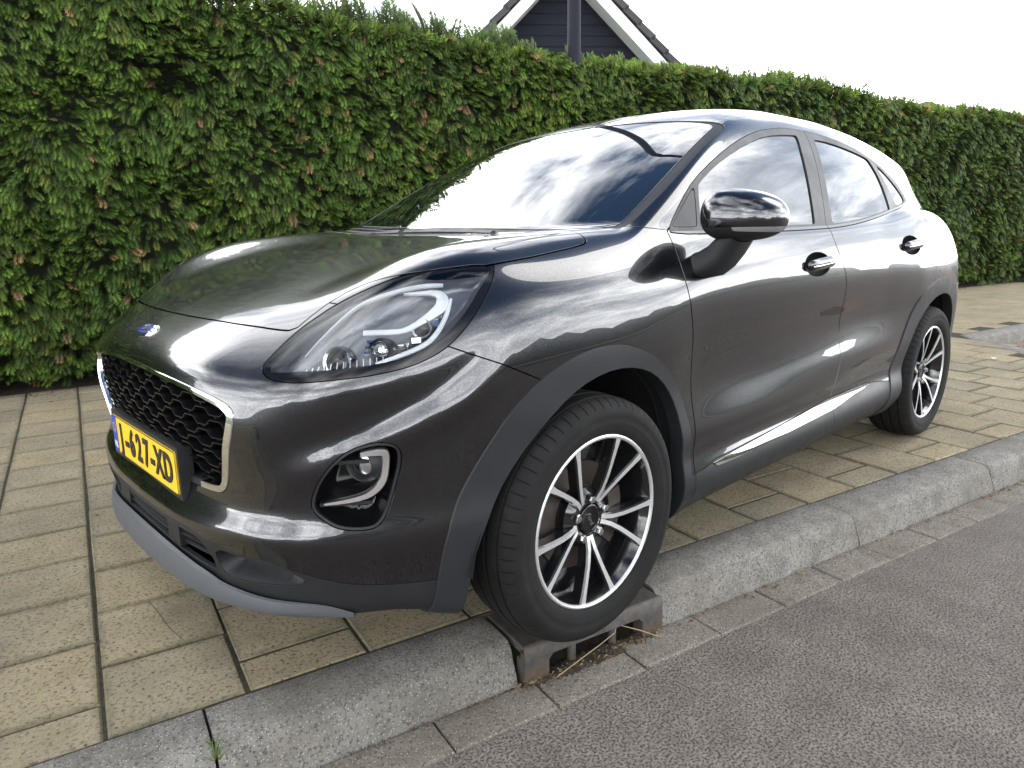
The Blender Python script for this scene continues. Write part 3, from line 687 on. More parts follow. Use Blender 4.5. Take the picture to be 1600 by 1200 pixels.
def nets(f,lo,hi,h,iso=0,coarse=4):
    n=np.ceil((np.array(hi)-lo)/h/coarse).astype(int)*coarse+1
    ax=[lo[k]+h*np.arange(n[k]) for k in range(3)]
    C=[a[::coarse] for a in ax]
    X,Y,Z=np.meshgrid(*C,indexing='ij');v=f(X.ravel(),Y.ravel(),Z.ravel()).reshape(X.shape)-iso
    m=np.abs(v)<h*coarse*2.2
    cell=np.zeros(np.array(v.shape)-1,bool)
    for i in (0,1):
        for j in (0,1):
            for k in (0,1):
                cell|=m[i:i+cell.shape[0],j:j+cell.shape[1],k:k+cell.shape[2]]
    # coarse values upsampled (sign only)
    V=np.repeat(np.repeat(np.repeat(v,coarse,0),coarse,1),coarse,2)[:n[0],:n[1],:n[2]].astype(np.float32)
    M=np.zeros(n,bool);ce=np.repeat(np.repeat(np.repeat(cell,coarse,0),coarse,1),coarse,2)
    for i in (0,1):
        for j in (0,1):
            for k in (0,1):
                M[i:i+ce.shape[0],j:j+ce.shape[1],k:k+ce.shape[2]]|=ce
    I=np.nonzero(M)
    V[I]=f(ax[0][I[0]],ax[1][I[1]],ax[2][I[2]])-iso
    S=V<0
    c0=S[:-1,:-1,:-1];cnt=np.zeros(c0.shape,np.int8)
    for i in (0,1):
        for j in (0,1):
            for k in (0,1):
                cnt+=S[i:i+c0.shape[0],j:j+c0.shape[1],k:k+c0.shape[2]]
    act=(cnt>0)&(cnt<8);A=np.nonzero(act);idx=-np.ones(c0.shape,int);idx[A]=np.arange(len(A[0]))
    P=np.zeros((len(A[0]),3));w=np.zeros(len(A[0]))
    for d in range(3):
        o=[k for k in range(3) if k!=d]
        for s in (0,1):
            for t in (0,1):
                off=[0,0,0];off[o[0]]=s;off[o[1]]=t
                i0=[A[k]+off[k] for k in range(3)];i1=list(i0);i1[d]=i1[d]+1
                a=V[tuple(i0)];b=V[tuple(i1)];x=(a<0)!=(b<0)
                tt=np.where(x,a/np.where(x,a-b,1),0)
                q=np.stack([ax[k][i0[k]]+(tt*h if k==d else 0) for k in range(3)],1)
                P+=q*x[:,None];w+=x
    P/=w[:,None]
    Q=[]
    for d in range(3):
        o=[k for k in range(3) if k!=d]
        a=S[tuple(slice(0,-1) if k==d else slice(1,-1) for k in range(3))]
        b=S[tuple(slice(1,None) if k==d else slice(1,-1) for k in range(3))]
        E=np.nonzero(a!=b);fl=a[E]
        base=[E[k]+(0 if k==d else 1) for k in range(3)]
        def g(s,t):
            j=list(base);j[o[0]]=j[o[0]]-s;j[o[1]]=j[o[1]]-t;return idx[tuple(j)]
        q=np.stack([g(1,1),g(0,1),g(0,0),g(1,0)],1)
        flip=fl if d!=1 else ~fl
        q[~flip]=q[~flip][:,::-1];Q.append(q)
    Q=np.concatenate(Q);Q=Q[(Q>=0).all(1)]
    return P,Q
def skin(h=.012):
    P,Q=nets(F,(-3.46,-.012,.10),(.95,.96,1.60),h)
    P=newton(P)
    return P,Q
# ------------------------------------------------------------------ car: panels are cut out of the smooth form
def compact(V, N, T):
    u, inv = np.unique(T.ravel(), return_inverse=True); return V[u], N[u], inv.reshape(-1, 3)
def clip(Mh, d, c=0.):
    """keep the part of the triangle mesh where d <= c"""
    V, N, T = Mh; d = d-c; d = np.where(np.abs(d) < 1e-7, -1e-7, d); s = d <= 0; k = s[T].sum(1)
    keep = [T[k == 3]]; nV = [V]; nN = [N]; n0 = len(V)
    for cnt in (1, 2):
        tt = T[k == cnt]
        if not len(tt): continue
        lone = s[tt] if cnt == 1 else ~s[tt]; r = np.argmax(lone, 1); ar = np.arange(len(tt))
        a = tt[ar, r]; b = tt[ar, (r+1) % 3]; e = tt[ar, (r+2) % 3]
        E = np.concatenate([np.stack([a, b], 1), np.stack([a, e], 1)]); Es = np.sort(E, 1)
        ue, inv = np.unique(Es, axis=0, return_inverse=True); inv = inv.ravel()
        f = (d[ue[:, 0]]/(d[ue[:, 0]]-d[ue[:, 1]]))[:, None]
        nV.append(V[ue[:, 0]]*(1-f)+V[ue[:, 1]]*f); q = N[ue[:, 0]]*(1-f)+N[ue[:, 1]]*f; nN.append(q/np.linalg.norm(q, axis=1)[:, None])
        ab = n0+inv[:len(tt)]; ae = n0+inv[len(tt):]; n0 += len(ue)
        keep.append(np.stack([a, ab, ae], 1) if cnt == 1 else np.concatenate([np.stack([ab, b, e], 1), np.stack([ab, e, ae], 1)]))
    V = np.concatenate(nV); N = np.concatenate(nN); T = np.concatenate(keep)
    if not len(T): return np.zeros((0, 3)), np.zeros((0, 3)), np.zeros((0, 3), int)
    # weld the doubled cut points of the one- and two-corner cases
    key = np.round(V*1e6).astype(np.int64); _, i0, inv = np.unique(key, axis=0, return_index=True, return_inverse=True); inv = inv.ravel()
    T = inv[T]; T = T[(T[:, 0] != T[:, 1]) & (T[:, 1] != T[:, 2]) & (T[:, 0] != T[:, 2])]
    return compact(V[i0], N[i0], T)
GAP = .0025
def cut(Mh, d, g=GAP): return clip(Mh, d, -g), clip(Mh, -d, -g)
def chaikin(P, n=2, closed=True):
    P = np.array(P, float)
    for _ in range(n):
        if closed:
            Q = np.roll(P, -1, 0); P = np.stack([.75*P+.25*Q, .25*P+.75*Q], 1).reshape(-1, P.shape[1])
        else:
            a, b = P[:-1], P[1:]; P = np.concatenate([P[:1], np.stack([.75*a+.25*b, .25*a+.75*b], 1).reshape(-1, P.shape[1]), P[-1:]])
    return P
def sdf(P, poly, far=.25):
    P = np.asarray(P); poly = np.asarray(poly, float); lo = poly.min(0)-far; hi = poly.max(0)+far
    out = np.full(len(P), far); m = ((P > lo) & (P < hi)).all(1); p = P[m]
    if not len(p): return out
    d2 = np.full(len(p), 1e9); inside = np.zeros(len(p), bool)
    for i in range(len(poly)):
        a = poly[i]; b = poly[(i+1) % len(poly)]; e = b-a; w_ = p-a
        t = np.clip((w_@e)/max(e@e, 1e-12), 0, 1); q = w_-t[:, None]*e; d2 = np.minimum(d2, (q*q).sum(1))
        c = (a[1] > p[:, 1]) != (b[1] > p[:, 1])
        with np.errstate(all='ignore'): xx = a[0]+(p[:, 1]-a[1])/(b[1]-a[1])*e[0]
        inside ^= c & (p[:, 0] < xx)
    d = np.sqrt(d2); out[m] = np.where(inside, -d, d); return out
def side(Mh, poly, ymin=.42): V = Mh[0]; return np.where(V[:, 1] > ymin, sdf(V[:, [0, 2]], poly), .25)
def front(Mh, poly, xmin=.45): V = Mh[0]; return np.where(V[:, 0] > xmin, sdf(V[:, [1, 2]], poly), .25)
def topv(Mh, poly, zmin=.7): V = Mh[0]; return np.where(V[:, 2] > zmin, sdf(V[:, :2], poly), .25)
DG = .70710678
def diag(Mh, poly, xmin=.15):
    V = Mh[0]; return np.where((V[:, 0] > xmin) & (V[:, 1] > .3), sdf(np.stack([(V[:, 0]-V[:, 1])*DG, V[:, 2]], 1), poly), .25)
def dg(P): P = np.array(P); return np.stack([(P[:, 0]-P[:, 1])*DG, P[:, 2]], 1)
def offset(Mh, d): return Mh[0]+Mh[1]*d, Mh[1], Mh[2]
def merge(*ms):
    V = np.concatenate([m[0] for m in ms]); N = np.concatenate([m[1] for m in ms]); n = np.cumsum([0]+[len(m[0]) for m in ms])
    return V, N, np.concatenate([m[2]+k for m, k in zip(ms, n)])
def mirror(Mh): s = np.array([1, -1, 1]); return Mh[0]*s, Mh[1]*s, Mh[2][:, ::-1]
def both(Mh):
    V, N, T = merge(Mh, mirror(Mh)); key = np.round(V*1e5).astype(np.int64)
    _, i0, inv = np.unique(key, axis=0, return_index=True, return_inverse=True); return V[i0], N[i0], inv.ravel()[T]
def border(T):
    E = np.concatenate([T[:, [0, 1]], T[:, [1, 2]], T[:, [2, 0]]]); k = np.sort(E, 1)
    _, i0, c = np.unique(k, axis=0, return_index=True, return_counts=True); return E[i0[c == 1]]
def skirt(Mh, depth=.012, dirv=None, skipy=True):
    """turn the panel's edge inwards so that it has thickness"""
    V, N, T = Mh; E = border(T)
    if skipy: E = E[~((np.abs(V[E[:, 0], 1]) < 1e-5) & (np.abs(V[E[:, 1], 1]) < 1e-5))]
    if not len(E): return Mh
    u, inv = np.unique(E.ravel(), return_inverse=True); inv = inv.reshape(-1, 2)
    t = V[E[:, 1]]-V[E[:, 0]]; lat = np.cross(t, N[E[:, 0]]); L = np.zeros((len(u), 3)); np.add.at(L, inv[:, 0], lat); np.add.at(L, inv[:, 1], lat)
    L /= np.linalg.norm(L, axis=1)[:, None]+1e-12
    D = -N[u] if dirv is None else np.broadcast_to(np.array(dirv, float), (len(u), 3))
    b = .0011
    r0 = V[u]; r1 = V[u]+L*b*.0+D*depth*.12+L*.0006; r2 = V[u]+D*depth; n0 = len(V); k = len(u)
    na = N[u]+L; na /= np.linalg.norm(na, axis=1)[:, None]+1e-12
    a, c = inv[:, 0], inv[:, 1]; o0, o1, o2 = n0, n0+k, n0+2*k
    q = lambda x, y: np.concatenate([np.stack([x+a, y+a, y+c], 1), np.stack([x+a, y+c, x+c], 1)])
    return np.concatenate([V, r0, r1, r2]), np.concatenate([N, na, L, L]), np.concatenate([T, q(o0, o1), q(o1, o2)])
def renorm(Mh):
    V, N, T = Mh; f = np.cross(V[T[:, 1]]-V[T[:, 0]], V[T[:, 2]]-V[T[:, 0]]); n = np.zeros_like(V)
    for k in range(3): np.add.at(n, T[:, k], f)
    n /= np.linalg.norm(n, axis=1)[:, None]+1e-15; n[(n*N).sum(1) < -.2] *= -1; return V, n, T
def panel(name, Mh, mat, parent, depth=.012, dirv=None, off=0.):
    if off: Mh = offset(Mh, off)
    Mh = skirt(Mh, depth, dirv) if depth else Mh
    return ob(name, mesh_np(name, Mh[0], Mh[2], MATS[mat] if isinstance(mat, str) else mat, normals=Mh[1]), parent)
# ---- materials of the car
m = M('car_paint', (.02, .02, .02), rough=.24, metal=1., spec=.2, coat=1., coat_rough=.006, coat_ior=1.58)
v = m.coord('Object'); fl = m.voro(v, 900, 'F1', 1); bwf = m.n('ShaderNodeRGBToBW'); m.l(fl, bwf.inputs[0])
m.color(m.ramp(bwf.outputs[0], [(.2, (.026, .0267, .0300)), (.6, (.037, .0380, .0430)), (.9, (.070, .0715, .080))]))
def plastic(name, col, rough=.5, grain=True):
    m = M(name, col, rough=rough, spec=.4)
    if grain:
        v = m.coord('Object'); m.bump(m.noise(v, 420, 2, .5), .25, .001)
        m.rough(m.grey(m.noise(v, 9, 4, .6), .3, .7, rough-.07, rough+.09))
    return m
plastic('black_plastic', (.011, .0115, .013), .50); plastic('trim_plastic', (.016, .017, .0195), .44); plastic('gloss_black', (.006, .006, .007), .09, False)
plastic('dark_void', (.004, .004, .004), .9, False); plastic('grey_plastic', (.070, .075, .082), .5); plastic('rubber', (.016, .016, .017), .78)
M('belt_trim', (.10, .105, .11), rough=.33, metal=.6); M('chrome', (.82, .83, .84), rough=.06, metal=1); M('satin_chrome', (.62, .63, .65), rough=.2, metal=1)
m = M('window_glass', (.004, .005, .006), rough=.0, spec=.8, coat=1., coat_rough=0., coat_ior=1.55); m.b.inputs['IOR'].default_value = 1.5
m = M('windscreen_glass', (.004, .006, .008), rough=.0, spec=.7, coat=1., coat_rough=0., coat_ior=1.55); m.b.inputs['IOR'].default_value = 1.45
m = M('clear_lens', (1, 1, 1)); gl = m.n('ShaderNodeBsdfGlossy'); gl.inputs['Roughness'].default_value = 0.; tr = m.n('ShaderNodeBsdfTransparent'); tr.inputs[0].default_value = (.93, .95, .97, 1)
fr = m.n('ShaderNodeFresnel'); fr.inputs[0].default_value = 1.6; mx_ = m.n('ShaderNodeMixShader'); m.l(fr.outputs[0], mx_.inputs[0]); m.l(tr.outputs[0], mx_.inputs[1]); m.l(gl.outputs[0], mx_.inputs[2]); m.l(mx_.outputs[0], m.out.inputs[0])
M('lamp_white', (.88, .89, .90), rough=.3, coat=.4); M('lamp_housing', (.17, .175, .19), rough=.28, metal=.5); M('pocket_black', (.004, .004, .0045), rough=.45, spec=.12); M('lamp_chrome', (.92, .93, .94), rough=.28, metal=1); M('red_lens', (.25, .008, .008), rough=.08, coat=1)
M('plate_yellow', (.80, .50, .018), rough=.4); M('plate_blue', (.02, .05, .35), rough=.4); M('badge_blue', (.008, .02, .16), rough=.25, coat=.2)
M('alloy', (.80, .80, .81), rough=.40, metal=.85); M('alloy_black', (.008, .008, .009), rough=.14, coat=.7); M('brake_steel', (.11, .095, .085), rough=.45, metal=.8)
m = M('tyre_rubber', (.017, .017, .0175), rough=.8, spec=.25); v = m.coord('Object'); m.color(m.ramp(m.noise(v, 14, 5, .6), [(.35, (.0075, .0075, .008)), (.6, (.0115, .0112, .011)), (.8, (.022, .020, .018))])).bump(m.noise(v, 240, 3), .3, .001)
# ---- skin of the left half
SK_P, SK_Q = skin(.0105)
SK_N = grad(SK_P); SK_N /= np.linalg.norm(SK_N, axis=1)[:, None]
rest = (SK_P, SK_N, np.concatenate([SK_Q[:, [0, 1, 2]], SK_Q[:, [0, 2, 3]]]))
rest = clip(rest, -rest[0][:, 1]); rest[0][np.abs(rest[0][:, 1]) < 2e-6, 1] = 0
car = empty('parked_car', (-1.3, 0, 0)); tag(car, 'dark grey five-door crossover car parked half on the kerb beside the hedge', 'car')
CI = Matrix.Translation((1.3, 0, 0))
class _Root: pass
def own(o): o.parent = car; o.matrix_parent_inverse = CI; return o
_panel = panel
def cpanel(name, Mh, mat, depth=.012, dirv=None, off=0., parent=None):
    o = _panel(name, Mh, mat, parent, depth, dirv, off)
    return o if parent is not None else own(o)
def cpair(name, Mh, mat, depth=.012, dirv=None, off=0., parents=None):
    a = cpanel(name, Mh, mat, depth, dirv, off, parents[0] if parents else None)
    dm = None if dirv is None else np.array(dirv)*[1, -1, 1]
    b = cpanel(name, mirror(Mh), mat, depth, dm, off, parents[1] if parents else None); return a, b
def mbpair(name, mb, mat, parents=None, smooth=False, auto=None):
    a = mb.build(name, MATS[mat], parents[0] if parents else None, smooth, auto)
    m2 = MB(); m2.v = [(x, -y, z) for x, y, z in mb.v]; m2.f = [f[::-1] for f in mb.f]
    b = m2.build(name, MATS[mat], parents[1] if parents else None, smooth, auto)
    if not parents: own(a); own(b)
    return a, b
# ---- outlines (object space: side x,z; front y,z; plan x,y; diagonal (x-y)/sqrt2,z)
FO = chaikin([(.60, -.2), (.50, .12), (.476, .30), (.455, .43), (.415, .52), (.362, .597), (.289, .685), (.201, .748), (.13, .778), (.045, .797), (-.048, .800), (-.129, .785), (-.215, .748), (-.305, .688), (-.375, .61), (-.410, .53), (-.424, .45), (-.422, .39), (-.418, .30), (-.42, -.2)], 1)
FI = chaikin([(.47, -.2), (.425, .14), (.402, .28), (.378, .39), (.330, .49), (.268, .57), (.190, .640), (.113, .694), (.040, .724), (-.049, .738), (-.140, .728), (-.218, .699), (-.290, .648), (-.345, .580), (-.372, .502), (-.383, .42), (-.388, .30), (-.40, -.2)], 1)
RO = chaikin([(-2.03, -.2), (-2.03, .25), (-2.055, .385), (-2.118, .49), (-2.195, .60), (-2.265, .69), (-2.355, .757), (-2.50, .802), (-2.657, .810), (-2.80, .790), (-2.92, .735), (-3.01, .64), (-3.065, .52), (-3.09, .36), (-3.10, .2), (-3.1, -.2)], 1)
RI = chaikin([(-2.165, -.2), (-2.165, .25), (-2.19, .37), (-2.228, .46), (-2.292, .56), (-2.372, .648), (-2.487, .710), (-2.62, .733), (-2.74, .722), (-2.85, .675), (-2.93, .60), (-2.985, .49), (-3.01, .36), (-3.02, .2), (-3.02, -.2)], 1)
# 1. wheel openings and arch trims
_, rest = cut(rest, side(rest, FI, .40), 0); _, rest = cut(rest, side(rest, RI, .40), 0)
ftrim, rest = cut(rest, side(rest, FO, .45), .0008); rtrim, rest = cut(rest, side(rest, RO, .45), .0008)
# 2. sill
sill_line = np.array([(-.35, .352), (-.43, .352), (-.50, .358), (-.56, .372), (-.75, .379), (-1.0, .388), (-1.41, .412), (-1.80, .408), (-1.95, .392), (-2.10, .372)])
SL = np.concatenate([sill_line, [(-2.4, .37), (-2.4, -.3), (-.25, -.3), (-.25, .352)]])
sill, rest = cut(rest, side(rest, SL, .0), .0015)
CH = np.array([(-.533, .3665), (-.625, .3725), (-.88, .384), (-1.20, .399), (-1.41, .412), (-1.70, .4115), (-1.862, .4005), (-1.64, .3855), (-1.43, .366), (-1.2, .361), (-.98, .3555), (-.70, .349), (-.565, .350)])
CH[:7, 1] -= .003
chrome_, sill = cut(sill, side(sill, CH, .5), .0008)
ca, cb = clip(chrome_, -(chrome_[0][:, 0]+1.423), -.003), clip(chrome_, chrome_[0][:, 0]+1.423, -.003)
for q in (ca, cb): cpair('sill_strip', q, 'chrome', .006, off=.003)
for a_, b_ in ((-.445, .5), (-1.423, -.445), (-3, -1.423)):
    q = clip(clip(sill, sill[0][:, 0]-b_, -.0015), np.zeros(0)) if False else clip(sill, sill[0][:, 0]-b_, -.0015)
    q = clip(q, a_-q[0][:, 0], -.0015)
    if len(q[2]): cpair('sill_trim', q, 'trim_plastic', .015)
for q, nm in ((ftrim, 'wheel_arch_trim'), (rtrim, 'wheel_arch_trim')): cpair(nm, q, 'trim_plastic', .045, dirv=(0, -1, 0), off=.005)
# 3. side windows
DLO = chaikin([(-.400, 1.062), (-.411, 1.084), (-.50, 1.155), (-.605, 1.224), (-.768, 1.298), (-.949, 1.362), (-1.109, 1.405), (-1.225, 1.426), (-1.377, 1.443), (-1.557, 1.446), (-1.742, 1.439), (-1.889, 1.422), (-2.042, 1.396), (-2.197, 1.356), (-2.339, 1.304), (-2.45, 1.243), (-2.515, 1.187), (-2.47, 1.163), (-2.384, 1.150), (-2.20, 1.130), (-2.025, 1.108), (-1.742, 1.080), (-1.512, 1.066), (-1.31, 1.062), (-1.031, 1.060), (-.7, 1.060)], 1)
dlo, rest = cut(rest, side(rest, DLO, .5), .0012)
FW = chaikin([(-.612, 1.196), (-.625, 1.212), (-.75, 1.270), (-.919, 1.329), (-1.11, 1.381), (-1.223, 1.401), (-1.33, 1.4115), (-1.44, 1.418), (-1.457, 1.417), (-1.455, 1.405), (-1.414, 1.334), (-1.378, 1.231), (-1.332, 1.10), (-1.325, 1.083), (-1.30, 1.081), (-.95, 1.083), (-.60, 1.081), (-.574, 1.083), (-.575, 1.10)], 1)
RW = chaikin([(-1.60, 1.409), (-1.62, 1.4125), (-1.756, 1.409), (-1.954, 1.388), (-2.09, 1.366), (-2.118, 1.358), (-2.13, 1.345), (-2.160, 1.287), (-2.176, 1.215), (-2.176, 1.150), (-2.17, 1.139), (-2.15, 1.136), (-1.9, 1.110), (-1.676, 1.091), (-1.50, 1.083), (-1.48, 1.084), (-1.482, 1.10), (-1.535, 1.25)], 1)
QW = chaikin([(-2.200, 1.336), (-2.222, 1.328), (-2.31, 1.288), (-2.414, 1.225), (-2.452, 1.186), (-2.44, 1.174), (-2.30, 1.156), (-2.285, 1.160), (-2.258, 1.217), (-2.211, 1.300)], 1)
SAIL = chaikin([(-.425, 1.083), (-.432, 1.090), (-.50, 1.142), (-.585, 1.198), (-.592, 1.196), (-.552, 1.09), (-.548, 1.083)], 1)
fw, fr_ = cut(dlo, side(dlo, FW, .5), .0005); rw, fr_ = cut(fr_, side(fr_, RW, .5), .0005); qw, fr_ = cut(fr_, side(fr_, QW, .5), .0005); sail, fr_ = cut(fr_, side(fr_, SAIL, .5), .001)
bl = lambda Mh: (Mh[0][:, 0]+1.417+(Mh[0][:, 2]-1.084)*.398)            # line of the gap between the doors, up the B pillar
zb_ = lambda Mh: Mh[0][:, 2]-np.interp(Mh[0][:, 0], [-2.53, -2.45, -2.384, -2.20, -2.025, -1.742, -1.45, -1.06, -.40], [1.187, 1.172, 1.161, 1.141, 1.119, 1.0905, 1.0745, 1.0705, 1.0705])
bm, fr_ = cut(fr_, zb_(fr_), .0006); bm1, bm2 = cut(bm, -bl(bm), .0018)
ff, fr2 = cut(fr_, -bl(fr_), .0018)
rl = lambda Mh: Mh[0][:, 0]+2.235+(Mh[0][:, 2]-1.15)*-.30+0*Mh[0][:, 0]
rf_, qf = cut(fr2, -(fr2[0][:, 0]+2.262+(1.217-fr2[0][:, 2])*.22-.0), .001)
# 4. windscreen (plan)
WSP = np.array([(-.172, -.01), (-.176, .25), (-.186, .42), (-.206, .56), (-.235, .66), (-.262, .694), (-.29, .698), (-.506, .671), (-.763, .627), (-.90, .602), (-.932, .592), (-.945, .56), (-.952, .465), (-.968, .24), (-.978, -.01)])
WST = np.array([(-.150, -.01), (-.15, .3), (-.16, .50), (-.19, .66), (-.225, .722), (-.285, .728), (-.528, .707), (-.78, .661), (-.96, .623), (-.972, .60), (-.964, .465), (-.980, .24), (-.990, -.01)])
wst, rest = cut(rest, topv(rest, chaikin(WST, 1, False), 1.04), .0008)
wsg, wst = cut(wst, topv(wst, chaikin(WSP, 1, False), 1.04), .0008)
# 5. bonnet (plan)
HD = np.array([(.712, -.01), (.710, .10), (.702, .229), (.684, .37), (.660, .485), (.644, .541), (.605, .545), (.538, .559), (.487, .601), (.444, .652), (.398, .698), (.341, .729), (.298, .745), (.265, .760), (.168, .767), (.069, .766), (-.045, .766), (-.078, .757), (-.088, .738), (-.10, .65), (-.118, .45), (-.130, .25), (-.134, -.01)])
hood, rest = cut(rest, topv(rest, chaikin(HD, 1, False), .80), .0024)
# 6. headlamp (diagonal)
HL3 = [(.727, .548, .806), (.715, .539, .82), (.697, .54, .834), (.65, .54, .868), (.605, .545, .896), (.538, .559, .933), (.487, .601, .964), (.444, .652, .989), (.398, .698, 1.007), (.341, .729, 1.018), (.298, .745, 1.021), (.269, .758, 1.019), (.259, .772, 1.009), (.277, .788, .982), (.308, .799, .947), (.341, .804, .912), (.381, .804, .876), (.417, .801, .849), (.453, .793, .83), (.502, .778, .812), (.569, .748, .8), (.634, .706, .794), (.691, .649, .788), (.719, .603, .788), (.729, .572, .794)]
HLD = chaikin(dg(HL3), 1)
hl, rest = cut(rest, diag(rest, HLD, .2), .0012)
# the sliver of skin between bonnet edge and headlamp goes to the headlamp
# 7. grille, fog-lamp recess, lower intake
GR = chaikin([(-.01, .782), (.15, .778), (.282, .771), (.393, .758), (.477, .741), (.512, .726), (.521, .708), (.514, .67), (.502, .64), (.478, .585), (.459, .543), (.440, .521), (.413, .513), (.30, .507), (-.01, .503)], 1, False)
gr, rest = cut(rest, front(rest, GR, .6), .0012)
FG3 = [(.537, .771, .644), (.56, .760, .657), (.591, .745, .659), (.632, .719, .646), (.661, .696, .617), (.685, .673, .574), (.697, .660, .531), (.696, .662, .51), (.68, .681, .489), (.659, .702, .472), (.623, .728, .465), (.592, .746, .467), (.575, .752, .484), (.561, .757, .514), (.547, .764, .562), (.535, .771, .609)]
FGD = chaikin(dg(FG3), 2)
fog, rest = cut(rest, diag(rest, FGD, .4), .0012)
zl_ = lambda y: np.interp(y, [0, .34, .40, .47, .58, .65, .72, .80, .95], [.412, .412, .402, .399, .390, .364, .336, .318, .316])
low = lambda Mh: np.where(Mh[0][:, 0] > .2, Mh[0][:, 2]-zl_(Mh[0][:, 1]), .25)
lowb, rest = cut(rest, low(rest), .0012)
IN = chaikin([(-.01, .402), (.33, .402), (.375, .392), (.398, .36), (.402, .335), (.39, .322), (.20, .335), (-.01, .345)], 1, False)
intake, lowb = cut(lowb, front(lowb, IN, .6), .0008)
SC = dg([(.826, .420, .392), (.811, .420, .328), (.802, .45, .318), (.757, .58, .330), (.720, .640, .338), (.716, .650, .350), (.748, .614, .374), (.79, .53, .387)])
scoop, lowb = cut(lowb, diag(lowb, chaikin(SC, 1), .5), .0008)
# 8. doors and the remaining body
FD = np.array([(-.396, 1.08), (-.392, 1.058), (-.384, 1.009), (-.382, .952), (-.398, .865), (-.420, .776), (-.445, .65), (-.450, .529), (-.445, .40), (-.44, .33), (-1.424, .33), (-1.43, .408), (-1.466, .475), (-1.497, .548), (-1.512, .612), (-1.519, .684), (-1.510, .788), (-1.492, .868), (-1.471, .912), (-1.440, .96), (-1.42, 1.023), (-1.417, 1.084), (-1.4, 1.1), (-.5, 1.1)])
fdoor, rest = cut(rest, side(rest, chaikin(FD, 1), .5))
RD = np.array([(-1.424, .33), (-1.43, .408), (-1.466, .475), (-1.497, .548), (-1.512, .612), (-1.519, .684), (-1.510, .788), (-1.492, .868), (-1.471, .912), (-1.440, .96), (-1.42, 1.023), (-1.417, 1.084), (-1.45, 1.1), (-2.0, 1.14), (-2.42, 1.19), (-2.455, 1.150), (-2.49, 1.093), (-2.508, 1.014), (-2.511, .936), (-2.508, .857), (-2.49, .80), (-2.3, .5), (-2.05, .33)])
rdoor, rest = cut(rest, side(rest, chaikin(RD, 1), .5))
BP = np.array([(1.2, 1.05), (.56, .935), (.422, .846), (.37, .823), (.303, .795), (.205, .748), (.15, .73), (.15, -.5), (1.2, -.5)])
bumper, rest = cut(rest, sdf(rest[0][:, [0, 2]], BP, .6), .0016)
FN = np.array([(.6, 1.2), (-.15, 1.2), (-.235, 1.092), (-.40, 1.075), (-.40, .9), (-.55, .6), (-.55, -.5), (1.2, -.5), (1.2, 1.2)])
fender, rest = cut(rest, sdf(rest[0][:, [0, 2]], FN, .6), .0012)
fender = clip(fender, .35-fender[0][:, 1])
TL = chaikin([(-2.80, 1.045), (-2.86, 1.055), (-3.3, 1.04), (-3.4, .9), (-2.98, .88), (-2.90, .92)], 1)
tail, rest = cut(rest, side(rest, TL, .5))
TG = lambda Mh: np.where((Mh[0][:, 0] < -2.5), np.maximum(Mh[0][:, 1]-np.interp(Mh[0][:, 2], [.5, .9, 1.1, 1.4], [.60, .60, .66, .58]), np.maximum(.62-Mh[0][:, 2], Mh[0][:, 0]+2.86)), .25)
tgate, rest = cut(rest, TG(rest))
RB = lambda Mh: np.where(Mh[0][:, 0] < -2.6, np.maximum(Mh[0][:, 2]-.66, Mh[0][:, 0]+2.75), .25)
rbump, rest = cut(rest, RB(rest))
rlow, rbump = cut(rbump, rbump[0][:, 2]-.40, .0012)
RF = lambda Mh: np.where(Mh[0][:, 2] > 1.3, np.abs(Mh[0][:, 1])-np.interp(Mh[0][:, 0], [-2.9, -2.4, -1.9, -1.4, -.95], [.50, .53, .55, .565, .585]), .25)
roof, rest = cut(rest, RF(rest), .0016)
# ---- body panels
cpanel('bonnet', both(hood), 'car_paint', .014); cpanel('front_bumper', both(bumper), 'car_paint', .012)
cpair('front_wing', fender, 'car_paint'); cpair('body_side', rest, 'car_paint'); cpanel('roof', both(roof), 'car_paint'); cpanel('tailgate', both(tgate), 'car_paint')
cpanel('rear_bumper', both(rbump), 'car_paint'); cpanel('rear_lower_trim', both(rlow), 'trim_plastic'); cpair('tail_lamp', tail, 'red_lens')
cpanel('lower_bumper', both(lowb), 'black_plastic', .012)
wsb = both(wsg); cpanel('windscreen', wsb, 'windscreen_glass', .006, off=-.0015); cpanel('windscreen_surround', both(wst), 'trim_plastic', .010, off=-.003)
